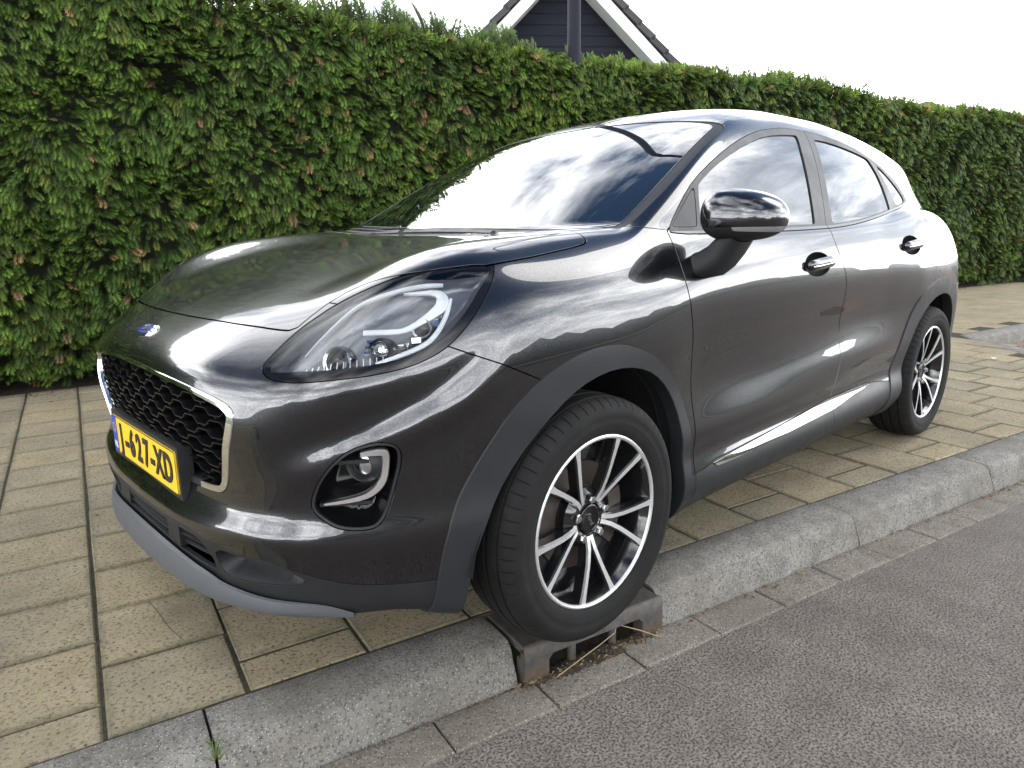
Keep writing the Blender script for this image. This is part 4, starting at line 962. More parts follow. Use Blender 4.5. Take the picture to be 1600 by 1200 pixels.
# ---- doors with their own frames and panes; handle pockets cut out
FDO = [cpair('front_door', None, None) for _ in ()]
def ell(c, rx, rz, n=40, tilt=0.): return np.array([(c[0]+rx*math.cos(t)*math.cos(tilt)-rz*math.sin(t)*math.sin(tilt), c[1]+rx*math.cos(t)*math.sin(tilt)+rz*math.sin(t)*math.cos(tilt)) for t in np.linspace(0, 2*math.pi, n, endpoint=False)])
def make_door(name, Mh, hc, frame, panes, extra=()):
    pk, dr = cut(Mh, side(Mh, ell(hc, .108, .043), .5), .0006)
    D = cpair(name, dr, 'car_paint')
    sh = lambda o: o
    fr = cpair('window_frame', frame, 'trim_plastic', .010, off=.0005, parents=D)
    for p_ in panes: cpair('side_window', p_, 'window_glass', .004, off=-.0045, parents=D)
    for p_ in extra: cpair('mirror_base_panel', p_, 'trim_plastic', .004, off=-.0008, parents=D)
    # handle: bowl-shaped pocket and a bar bridging it
    V, N, T = pk; dd = -side(pk, ell(hc, .108, .043), .5); k = np.clip(dd/.034, 0, 1); V2 = V-N*(.026*np.sin(k*math.pi/2))[:, None]
    me = MB(); H = cpair('door_handle', renorm((V2, N, T)), 'pocket_black', 0, parents=D)
    yc = float(np.interp(hc[0], [-3, 0], [0, 0])); 
    mb = MB(); P = []; R_ = []
    for t in np.linspace(-1, 1, 15):
        x = hc[0]-.112*t-.010; z = hc[1]+.006*t+.004
        y0 = YS.ev(np.array([x]), np.array([z]))[0][0]; P.append((x, y0+.006+.012*(1-t**4), z)); R_.append(.0160*(1-.35*t**6)*(1 if abs(t) < 1 else .6))
    mb.tube(P, R_, 14)
    # flatten the tube into a grip blade (taller than deep)
    v_ = np.array(mb.v)
    for i_, (p_, r_) in enumerate(zip(P, R_)): s_ = slice(i_*14, i_*14+14); v_[s_, 2] = p_[2]+(v_[s_, 2]-p_[2])*1.35; v_[s_, 1] = p_[1]+(v_[s_, 1]-p_[1])*.75
    mb.v = [tuple(q) for q in v_]
    mbpair('grip', mb, 'car_paint', H, smooth=True) if False else None
    g = mbpair('handle_grip', mb, 'car_paint', D, smooth=True)
    mb = MB(); mb.tube([(p_[0], p_[1]+.0108, p_[2]-.004) for p_ in P[1:-1]], .0035, 8); mbpair('handle_strip', mb, 'chrome', D, smooth=True)
    return D
fdo = make_door('front_door', fdoor, (-1.243, .940), ff, [fw], [sail])
rdo = make_door('rear_door', rdoor, (-2.205, .978), rf_, [rw])
for q_, d_ in ((bm1, fdo), (bm2, rdo)): cpair('belt_moulding', q_, 'belt_trim', .006, off=.0025, parents=d_)
cpair('quarter_window_frame', qf, 'trim_plastic', .010, off=.0005); cpair('quarter_window', qw, 'window_glass', .004, off=-.0035)
# ---- black inner shell, floor and wheel wells: what one sees through the gaps
P_, Q_ = nets(F, (-3.46, -.036, .05), (.95, .96, 1.60), .036, iso=-.075)
N_ = grad(P_); N_ /= np.linalg.norm(N_, axis=1)[:, None]+1e-9
sh = (P_, N_, np.concatenate([Q_[:, [0, 1, 2]], Q_[:, [0, 2, 3]]])); sh = clip(sh, -sh[0][:, 1])
for poly in (FI*1.0, RI): _, sh = cut(sh, side(sh, poly, .40), 0)
cpanel('inner_shell', both(sh), 'dark_void', 0)
for cxw, poly in ((0, FI), (-2.588, RI)):
    mb = MB(); pl = [(x, z) for x, z in poly if z > .27]; n = len(pl)
    pl2 = [(cxw+(x-cxw)*1.02, .334+(z-.334)*1.02 if z > .1 else z) for x, z in pl]
    V = [(x, .835, z) for x, z in pl2]+[(x, .42, z) for x, z in pl2]
    mb.add(V, [(i, i+1, n+i+1, n+i) for i in range(n-1)]+[tuple(range(n, 2*n))]); mbpair('wheel_arch_liner', mb, 'dark_void')
# ------------------------------------------------------------------ headlamps
def along(Mh, k): return (Mh[0]-Mh[1]*np.asarray(k)[:, None], Mh[1], Mh[2])
def hl_dd(Mh): return -diag(Mh, HLD, .2)
def hl_thr(Mh):
    V = Mh[0]; w_ = (V[:, 0]-V[:, 1])*DG; line = np.interp(w_, [-.37, .13], [1.0, .80]); return .005+.016*np.clip((line-V[:, 2]+.01)/.035, 0, 1)
rim, lensm = cut(hl, hl_dd(hl)-hl_thr(hl), .0004)
dd = hl_dd(hl); bowl = along(hl, .006+.052*np.sin(np.clip(dd/.035, 0, 1)*math.pi/2))
HLs = cpair('headlamp', renorm(bowl), 'lamp_housing', 0)
cpair('headlamp_rim', rim, 'gloss_black', .02, off=-.001, parents=HLs)
cpair('headlamp_lens', lensm, 'clear_lens', 0, off=-.0005, parents=HLs)
def ribbon(P, Wd, dep=.014, th=.006):
    """flat light guide lying under the lens along surface points P"""
    P = chaikin(P, 2, False); Wd = np.interp(np.linspace(0, 1, len(P)), np.linspace(0, 1, len(Wd)), Wd)
    P = newton(P); N = grad(P); N /= np.linalg.norm(N, axis=1)[:, None]
    Tn = np.gradient(P, axis=0); Tn /= np.linalg.norm(Tn, axis=1)[:, None]; B = np.cross(N, Tn)
    A = P-N*dep; V = []
    for i in range(len(P)): b = B[i]*Wd[i]/2; n = N[i]*th/2; V += [A[i]-b+n*.4, A[i]-b*.7+n, A[i]+b*.7+n, A[i]+b+n*.4, A[i]+b-n, A[i]-b-n]
    mb = MB(); k = 6; F_ = []
    for i in range(len(P)-1):
        for j in range(k): F_.append((i*k+j, i*k+(j+1) % k, (i+1)*k+(j+1) % k, (i+1)*k+j))
    F_ += [tuple(range(k))[::-1], tuple((len(P)-1)*k+j for j in range(k))]
    return mb.add(V, F_)
mbpair('light_guide', ribbon([(.663, .613, .839), (.62, .613, .874), (.565, .619, .915), (.531, .628, .937), (.491, .659, .961), (.45, .696, .979), (.417, .722, .986), (.385, .745, .984)], [.003, .004, .006, .010, .012, .012, .010, .006]), 'lamp_white', HLs, auto=40)
mbpair('light_guide', ribbon([(.383, .771, .951), (.403, .781, .916), (.434, .785, .878), (.462, .781, .856), (.507, .766, .84), (.567, .74, .823)], [.006, .010, .011, .011, .010, .008]), 'lamp_white', HLs, auto=40)
mbpair('light_guide', ribbon([(.465, .700, .970), (.437, .725, .970), (.406, .745, .968), (.398, .757, .958), (.400, .762, .944), (.408, .765, .932), (.432, .762, .917), (.465, .757, .902), (.495, .750, .889), (.525, .730, .888), (.566, .690, .889)], [.003, .008, .014, .024, .028, .025, .018, .013, .012, .013, .013], .016), 'lamp_white', HLs, auto=40)
def lathe(prof, n=32, axis=(1, 0, 0), c=(0, 0, 0)):
    ax = np.array(axis, float); ax /= np.linalg.norm(ax); a = np.cross(ax, (0, 0, 1.)); a /= np.linalg.norm(a); b = np.cross(ax, a); V = []; F_ = []; m_ = len(prof)
    for i in range(n):
        t = 2*math.pi*i/n
        for r_, h in prof: V.append(np.array(c)+ax*h+r_*(math.cos(t)*a+math.sin(t)*b))
    for i in range(n):
        j = (i+1) % n
        for q in range(m_-1): F_.append((i*m_+q, j*m_+q, j*m_+q+1, i*m_+q+1))
    return MB().add(V, F_)
def surf(p): p = newton(np.array([p], float)); n = grad(p); return p[0], n[0]/np.linalg.norm(n[0])
for p0, r_, mat, dep in (((.625, .672, .842), .030, 'gloss_black', .036), ((.548, .735, .856), .026, 'satin_chrome', .034), ((.455, .765, .895), .022, 'gloss_black', .034)):
    p, n = surf(p0); ax = unit(n*.6+np.array([.8, .3, 0])); c = p-n*dep
    mbpair('projector_bezel', lathe([(r_*.72, .0), (r_*.8, .012), (r_, .014), (r_*1.12, .006), (r_*1.15, -.015)], 28, ax, c), 'satin_chrome' if mat != 'satin_chrome' else 'gloss_black', HLs, auto=40)
    mbpair('projector_lens', lathe([(r_*.78*math.sin(t), .004+.016*math.cos(t)) for t in np.linspace(1.57, .01, 8)], 28, ax, c), 'gloss_black' if mat != 'satin_chrome' else 'chrome', HLs, smooth=True)
mb = MB(); p, n = surf((.545, .715, .868)); ex = unit(np.cross(n, (0, 0, 1)))
for k in range(3): mb.box(p-n*.026+np.array([0, 0, -.012*k])+ex*.004*k, (.045, .012, .005), np.stack([ex, n, np.cross(ex, n)], 1))
mbpair('reflector_fin', mb, 'chrome', HLs)
for (p0, w_, h_, tl) in (((.415, .770, .925), .016, .030, .5), ((.428, .772, .905), .018, .028, .2), ((.447, .770, .885), .022, .022, -.2), ((.475, .765, .868), .026, .018, -.5), ((.505, .757, .858), .024, .016, -.8)):
    p, n = surf(p0); ex = unit(np.cross((0, 0, 1), n)); nn_ = unit(n+ex*tl*.5+np.array([0, 0, .3*tl])); ey = unit(np.cross(nn_, ex)); mb = MB(); mb.box(p-n*.030, (w_, h_, .012), np.stack([unit(np.cross(ey, nn_)), ey, nn_], 1), ch=.003); mbpair('reflector_facet', mb, 'chrome', HLs)
mb = MB()
for k in range(16):
    p, n = surf((.690-.011*k, .628+.0085*k, .812+.0012*k)); ex = unit(np.cross((0, 0, 1), n)); mb.box(p-n*.022, (.0022, .006, .016), np.stack([ex, n, np.cross(ex, n)], 1))
mbpair('lens_rib', mb, 'satin_chrome', HLs)
# ------------------------------------------------------------------ grille
gd = -np.where(gr[0][:, 0] > .6, sdf(gr[0][:, 1:], np.concatenate([GR, GR[::-1]*[-1, 1]])), 0)
thr = np.interp(gr[0][:, 2], [.505, .53, .56, .70, .745, .77], [.013, .016, .019, .018, .012, .009])
ring, grin = cut(gr, gd-thr, 0.)
yv = ring[0][:, 1]; ring_c, ring_k = clip(ring, np.where(ring[0][:, 2] < .56, .335-yv, -1)), clip(ring, np.where(ring[0][:, 2] < .56, yv-.335, 1))
GRo = cpanel('grille', both((grin[0]-np.array([.075, 0, 0]), grin[1], grin[2])), 'dark_void', 0)
cpanel('grille_surround', both(ring_c), 'chrome', .05, dirv=(-1, 0, 0), off=.003, parent=GRo)
if len(ring_k[2]): cpanel('grille_sill', both(ring_k), 'black_plastic', .05, dirv=(-1, 0, 0), parent=GRo)
inner_wall = (grin[0], grin[1], grin[2][:0]); 
zin = GR[:, 1]; 
def grille_half(z):
    ys = GR[GR[:, 0] > .40]; o = ys[np.argsort(ys[:, 1])]; return float(np.interp(z, o[:, 1], o[:, 0]))-.017
rows = 10
for k in range(rows):
    z0 = .526+.0258*k; amp = .0068; per = .104; ph = .5*(k % 2); hw = grille_half(z0) if z0 < .745 else .40
    if z0 > .757: hw = .30
    ys = np.arange(-hw, hw+.001, per/24); V = []; F_ = []
    for y in ys:
        u_ = (y/per+ph) % 1; wv = np.interp(u_, [0, .07, .43, .57, .93, 1], [0, 1, 1, -1, -1, 0]); z = z0+amp*wv
        x = float(XF.ev(np.array([abs(y)]), np.array([z]))[0][0])-.012
        edge = .014*min(1, max(0, (hw-abs(y))/.02))
        for dx, dz in ((0, .0012), (-.006, .0028), (-.045, .0028), (-.045, -.0028), (-.006, -.0028), (0, -.0012)): V.append((x+dx, y, z+dz))
    for i in range(len(ys)-1):
        for j in range(6): F_.append((i*6+j, (i+1)*6+j, (i+1)*6+(j+1) % 6, i*6+(j+1) % 6))
    mb = MB().add(V, F_)
    # short diagonal links that close the cells towards the row above
    if k < rows-1:
        for c_ in np.arange(-6, 7):
            y = (c_+.25-ph)*per
            if abs(y) < hw-.03:
                x = float(XF.ev(np.array([abs(y)]), np.array([z0]))[0][0])-.014
                mb.box((x-.02, y, z0+.0129), (.038, .003, .0125))
    mb.build('grille_blade', MATS['gloss_black'], GRo)
# ------------------------------------------------------------------ number plate
def text_mesh(txt, size, depth, shear=0., xs=1., bold=0.):
    cu = bpy.data.curves.new('t', 'FONT'); cu.body = txt; cu.size = size; cu.extrude = depth; cu.align_x = 'CENTER'; cu.align_y = 'CENTER'; cu.shear = shear; cu.offset = bold; cu.resolution_u = 4
    o = bpy.data.objects.new('t', cu); COL.objects.link(o); dg_ = bpy.context.evaluated_depsgraph_get(); me = bpy.data.meshes.new_from_object(o.evaluated_get(dg_)); bpy.data.objects.remove(o)
    me.transform(Matrix.Diagonal((xs, 1, 1, 1))); return me
PLR = Matrix(((0, 0, 1, 0), (1, 0, 0, 0), (0, 1, 0, 0), (0, 0, 0, 1)))           # text plane -> faces +x
PX, PZ = .834, .528
mb = MB(); mb.box((PX-.020, 0, PZ), (.034, .545, .132), ch=0.0); plate = own(mb.build('number_plate', MATS['black_plastic'], None)); plate.data.materials[0] = MATS['black_plastic']
b_ = MB()
def rrect(hw, hh, r_, n=5): return [(sx*(hw-r_)+r_*math.cos(a), sy*(hh-r_)+r_*math.sin(a)) for sx, sy, a0 in ((1, 1, 0), (-1, 1, 90), (-1, -1, 180), (1, -1, 270)) for a in np.radians(np.linspace(a0, a0+90, n))]
MB().prism([(PX, y, PZ+z) for y, z in rrect(.26, .055, .008)], (-.003, 0, 0), (0.0, 0, 0)).build('plate_face', MATS['plate_yellow'], plate)
MB().prism([(PX, y-.2395, PZ+z) for y, z in rrect(.020, .0545, .006)], (0.0002, 0, 0), (.0009, 0, 0)).build('plate_band', MATS['plate_blue'], plate)
fr_b = MB(); o1 = rrect(.2605, .0555, .008); i1 = rrect(.2575, .0525, .006); n_ = len(o1)
fr_b.add([(PX+.0008, y, PZ+z) for y, z in o1]+[(PX+.0008, y, PZ+z) for y, z in i1], [(i, (i+1) % n_, n_+(i+1) % n_, n_+i) for i in range(n_)]); fr_b.build('plate_border', MATS['black_plastic'], plate)
for ch, y in (('J', -.176), ('-', -.128), ('6', -.080), ('2', -.020), ('7', .040), ('-', .088), ('X', .139), ('D', .206)):
    me = text_mesh(ch, .104, .0011, 0, .80 if ch != '-' else 1.0, .0028); me.materials.append(MATS['black_plastic'])
    o = ob('plate_character', me, plate); o.matrix_world = Matrix.Translation((PX+.0016, y, PZ-.001)) @ PLR
me = text_mesh('NL', .026, .0004); me.materials.append(MATS['lamp_white']); o = ob('plate_country', me, plate); o.matrix_world = Matrix.Translation((PX+.0014, -.2395, PZ-.032)) @ PLR
mb = MB()
for k in range(12): a = k*math.pi/6; mb.tube([(PX+.0009, -.2395+.0125*math.cos(a), PZ+.02+.0125*math.sin(a)), (PX+.0013, -.2395+.0125*math.cos(a), PZ+.02+.0125*math.sin(a))], .0022, 5)
mb.build('plate_stars', MATS['plate_yellow'], plate)
# ------------------------------------------------------------------ badge
bp, bn = surf((.782, 0, .846)); bn = unit(bn*np.array([1, 0, 1])); bu = np.cross(bn, (0, 1., 0)); bu = -bu if bu[2] < 0 else bu
BM = Matrix([[0, bu[0], bn[0], bp[0]], [1, bu[1], bn[1], 0], [0, bu[2], bn[2], bp[2]], [0, 0, 0, 1]])
def oval(a, b, n=40): return [(a*math.cos(t), b*math.sin(t)) for t in np.linspace(0, 2*math.pi, n, endpoint=False)]
def dome(a, b, h, z0, mat, name, parent=None):
    V = []; F_ = []; rs_ = [(1, 0), (.97, .5), (.88, .85), (.6, 1.0), (.3, 1.05)]
    for s_, hh in rs_: V += [(x*s_, y*s_, z0+h*hh) for x, y in oval(a, b)]
    for q in range(len(rs_)-1): F_ += [(q*40+i, q*40+(i+1) % 40, q*40+40+(i+1) % 40, q*40+40+i) for i in range(40)]
    F_.append(tuple((len(rs_)-1)*40+i for i in range(40)))
    o = MB().add(V, F_).build(name, MATS[mat], parent, auto=50)
    if parent is None: o.parent = car; o.matrix_parent_inverse = CI
    return o
bad = dome(.062, .0265, .0045, -.001, 'chrome', 'badge'); bad.matrix_world = BM
f_ = dome(.0545, .0205, .0025, .0030, 'badge_blue', 'badge_field', bad); 
me = text_mesh('Ford', .034, .0006, .35, 1.0, .0006); me.materials.append(MATS['chrome']); o = ob('badge_lettering', me, bad); o.location = (0, .0008, .0062)
mb = MB(); V = oval(.0515, .0182); V2 = oval(.0500, .0170); mb.add([(x, y, .0050) for x, y in V]+[(x, y, .0058) for x, y in V2], [(i, (i+1) % 40, 40+(i+1) % 40, 40+i) for i in range(40)]); mb.build('badge_ring', MATS['chrome'], bad)
# ------------------------------------------------------------------ fog lamps
fd = -diag(fog, FGD, .4); FGs = cpair('fog_lamp_recess', renorm(along(fog, .004+.060*np.sin(np.clip(fd/.03, 0, 1)*math.pi/2))), 'gloss_black', 0)
fr_o, fr_i = cut(fog, fd-.006, 0.); cpair('recess_rim', fr_o, 'black_plastic', .012, off=-.001, parents=FGs)
def ribbon_lift(P, Wd, dep, th): return ribbon(P, Wd, dep, th)
mbpair('fog_lamp_trim', ribbon([(.612, .732, .634), (.595, .742, .636), (.570, .755, .636), (.5665, .757, .628), (.5665, .757, .610), (.570, .754, .580), (.577, .750, .561), (.592, .741, .545), (.612, .729, .535), (.645, .704, .529), (.677, .680, .525)], [.012, .015, .018, .020, .019, .019, .018, .017, .014, .010, .004], .008, .014), 'lamp_chrome', FGs, auto=40)
p, n = surf((.605, .735, .600)); ax = unit(np.array([.95, .30, -.02])); c = p-n*.032
mbpair('fog_lamp_bezel', lathe([(.030, .004), (.033, .016), (.036, .018), (.042, .010), (.046, -.03)], 30, ax, c), 'black_plastic', FGs, auto=40)
mbpair('fog_lamp', lathe([(.031*math.sin(t), .002+.012*math.cos(t)) for t in np.linspace(1.57, .01, 8)], 30, ax, c), 'satin_chrome', FGs, smooth=True)
for dz, yo in ((.045, 0), (-.05, .0)):
    p, n = surf((.64, .705, .600+dz-.03)); mb = MB(); e = unit(np.cross((0, 0, 1), n)); mb.box(p-n*.04, (.11, .05, .008), np.stack([e, n, np.array([0, 0, 1])], 1)); mbpair('recess_shelf', mb, 'black_plastic', FGs)
# ------------------------------------------------------------------ lower intake, side scoop, skid plate
INo = cpanel('lower_intake', both((intake[0]-np.array([.07, 0, 0]), intake[1], intake[2])), 'dark_void', 0)
for z in (.352, .374, .394):
    ys = np.linspace(-.385, .385, 30); mb = MB(); V = []; F_ = []
    for y in ys:
        x = float(XF.ev(np.array([abs(y)]), np.array([z]))[0][0])
        for dx, dz in ((-.008, .0), (-.016, .004), (-.06, .004), (-.06, -.004), (-.016, -.004)): V.append((x+dx, y, z+dz))
    for i in range(len(ys)-1):
        for j in range(5): F_.append((i*5+j, (i+1)*5+j, (i+1)*5+(j+1) % 5, i*5+(j+1) % 5))
    mb.add(V, F_).build('intake_slat', MATS['black_plastic'], INo)
for y in (-.20, .20):
    mb = MB(); mb.box((float(XF.ev(np.array([.2]), np.array([.37]))[0][0])-.022, y, .370), (.03, .085, .062), ch=0); mb.build('sensor_panel', MATS['gloss_black'] if False else MATS['black_plastic'], INo)
sd_ = -diag(scoop, chaikin(SC, 1), .5); cpair('side_scoop', renorm(along(scoop, .060*np.sin(np.clip(sd_/.04, 0, 1)*math.pi/2))), 'black_plastic', 0)
TP = np.array([(.846, -.0, .342), (.843, .154, .338), (.832, .30, .326), (.817, .387, .316), (.805, .43, .303), (.771, .545, .300), (.723, .628, .300), (.680, .675, .293), (.640, .706, .270)])
BT = np.array([(.850, 0, .262), (.846, .154, .258), (.832, .30, .255), (.812, .387, .252), (.800, .43, .252), (.765, .545, .262), (.708, .635, .264), (.672, .678, .262), (.638, .706, .259)])
TP = chaikin(TP, 2, False); BT = chaikin(BT, 2, False); V = []; F_ = []
tt = unit(np.gradient(TP[:, :2], axis=0)); on = np.stack([tt[:, 1], -tt[:, 0]], 1)*1.0; on = on*np.sign(on[:, :1]+1e-9)
prof_ = [(0, .0, -.012), (0, .008, -.002), (.10, .016, 0), (.55, .024, 0), (.93, .022, 0), (1.0, .016, -.002), (1.0, -.06, -.006)]
fall = np.clip((.71-TP[:, 1])/.12, 0, 1)
for i in range(len(TP)):
    for f, o_, dz in prof_: p = TP[i]*(1-f)+BT[i]*f; V.append((p[0]+on[i, 0]*o_*(fall[i] if o_ > 0 else 1), p[1]+on[i, 1]*o_*(fall[i] if o_ > 0 else 1), p[2]+dz))
k = len(prof_)
V = [(x, -y, z) for x, y, z in V[::-1]] [: 0]+V; n = len(TP)
Vm = [(x, -y, z) for x, y, z in V]; mb = MB()
F_ = [(i*k+j, i*k+j+1, (i+1)*k+j+1, (i+1)*k+j) for i in range(n-1) for j in range(k-1)]
mb.add(V, F_); mb.add(Vm[k:], [tuple(reversed(f)) for f in [(i*k+j, i*k+j+1, (i+1)*k+j+1, (i+1)*k+j) for i in range(n-2) for j in range(k-1)]])
mb.add([V[j] for j in range(k)]+[Vm[k+j] for j in range(k)], [(j+1, j, k+j, k+j+1) for j in range(k-1)])
own(mb.build('skid_plate', MATS['grey_plastic'], None, auto=35))
# ------------------------------------------------------------------ floor
mb = MB(); mb.box((-1.35, 0, .24), (3.25, 1.30, .05)); own(mb.build('underbody', MATS['dark_void']))
# ------------------------------------------------------------------ mirrors
def mirror_f(x, y, z):
    X = (x+.505)/.098; Y = (y-.964)/.108; Z = (z-1.106)/.076
    Z = Z*(1+.16*np.clip(Y, -1, 1))+.06*Y; X = X+.22*np.clip(Y, -1, 1)                      # swept back outwards, tip a little lower
    Xf = np.where(X > 0, X*1.0, X*1.35)
    k = (np.abs(Xf)**2.3+np.abs(Y)**2.5+np.abs(np.where(Z > 0, Z, Z*1.2))**2.4+1e-9)**(1/2.4)-1
    return k*.085
P_, Q_ = nets(mirror_f, (-.66, .82, .98), (-.36, 1.16, 1.22), .006); P_ = newton(P_, mirror_f); N_ = grad(P_, mirror_f); N_ /= np.linalg.norm(N_, axis=1)[:, None]
mir = (P_, N_, np.concatenate([Q_[:, [0, 1, 2]], Q_[:, [0, 2, 3]]]))
zs = lambda Mh: 1.082-.10*(Mh[0][:, 1]-.985)*.0-Mh[0][:, 2]
capm, lowm = cut(mir, zs(mir), .0008)
ind, lowm = cut(lowm, np.maximum(np.maximum(1.0665+.05*(1.08-lowm[0][:, 1])-lowm[0][:, 2], .975-lowm[0][:, 1]), -.535-lowm[0][:, 0]), .0004)
capm, backc = cut(capm, -.560-capm[0][:, 0], .0004); lowm2, backl = cut(lowm, -.560-lowm[0][:, 0], .0004)
MRs = cpair('wing_mirror', lowm2, 'black_plastic', .008); cpair('mirror_cap', capm, 'car_paint', .006, off=.0012, parents=MRs); cpair('mirror_back', merge(backc, backl), 'black_plastic', 0, parents=MRs)
M('indicator_lens', (.30, .31, .32), rough=.12, metal=.5, coat=.5); cpair('mirror_indicator', ind, 'indicator_lens', .003, off=.001, parents=MRs)
V = []; F_ = []
secs = [((-.500, .835, .972), (.066, .044), .1), ((-.503, .866, .979), (.062, .044), .1), ((-.506, .897, 1.000), (.059, .042), .15), ((-.508, .925, 1.031), (.060, .038), .3), ((-.508, .950, 1.066), (.066, .032), .5)]
for (c_, (rx, rz), sk) in secs:
    d_ = unit(np.array([0, 1., .75])); up_ = np.array([0, -.6, .8])
    for k in range(20): a = 2*math.pi*k/20; ca_, sa_ = math.cos(a), math.sin(a); q = np.sign(ca_)*abs(ca_)**.7, np.sign(sa_)*abs(sa_)**.7; V.append(np.array(c_)+np.array([q[0]*rx, 0, 0])+up_*q[1]*rz)
for i in range(len(secs)-1): F_ += [(i*20+k, i*20+(k+1) % 20, (i+1)*20+(k+1) % 20, (i+1)*20+k) for k in range(20)]
mbpair('mirror_arm', MB().add(V, F_), 'black_plastic', MRs, smooth=True)
# the mirror on the hedge side is folded back against its door
_f = Matrix.Translation((-.53, -.86, 0)) @ Matrix.Rotation(math.radians(-68), 4, 'Z') @ Matrix.Translation((.53, .86, 0))
MRs[1].matrix_parent_inverse = CI; MRs[1].matrix_basis = Matrix.Translation((-.10, .02, -.01)) @ _f
# ------------------------------------------------------------------ wipers
for pts in ([(-.155, .30, 1.078), (-.165, .05, 1.094), (-.19, -.30, 1.103), (-.23, -.56, 1.108)], [(-.16, -.20, 1.085), (-.185, -.45, 1.098), (-.235, -.66, 1.10)]):
    pts = [(a_-.004, b_, c_-.013) for a_, b_, c_ in pts]; mb = MB(); mb.tube(chaikin(pts, 2, False), .006, 8); wp = own(mb.build('wiper', MATS['black_plastic'], None, smooth=True))
    mb = MB(); mb.tube([np.array(p)+np.array([-.012, 0, -.004]) for p in chaikin(pts, 2, False)][2:], .0045, 6); mb.build('wiper_blade', MATS['rubber'], wp, smooth=True)
    mb = MB(); mb.tube([np.array(pts[0])+(0.0, .02, -.012), np.array(pts[0])+(0, .0, .006)], [.016, .013], 12); mb.build('wiper_hub', MATS['black_plastic'], wp, auto=40)
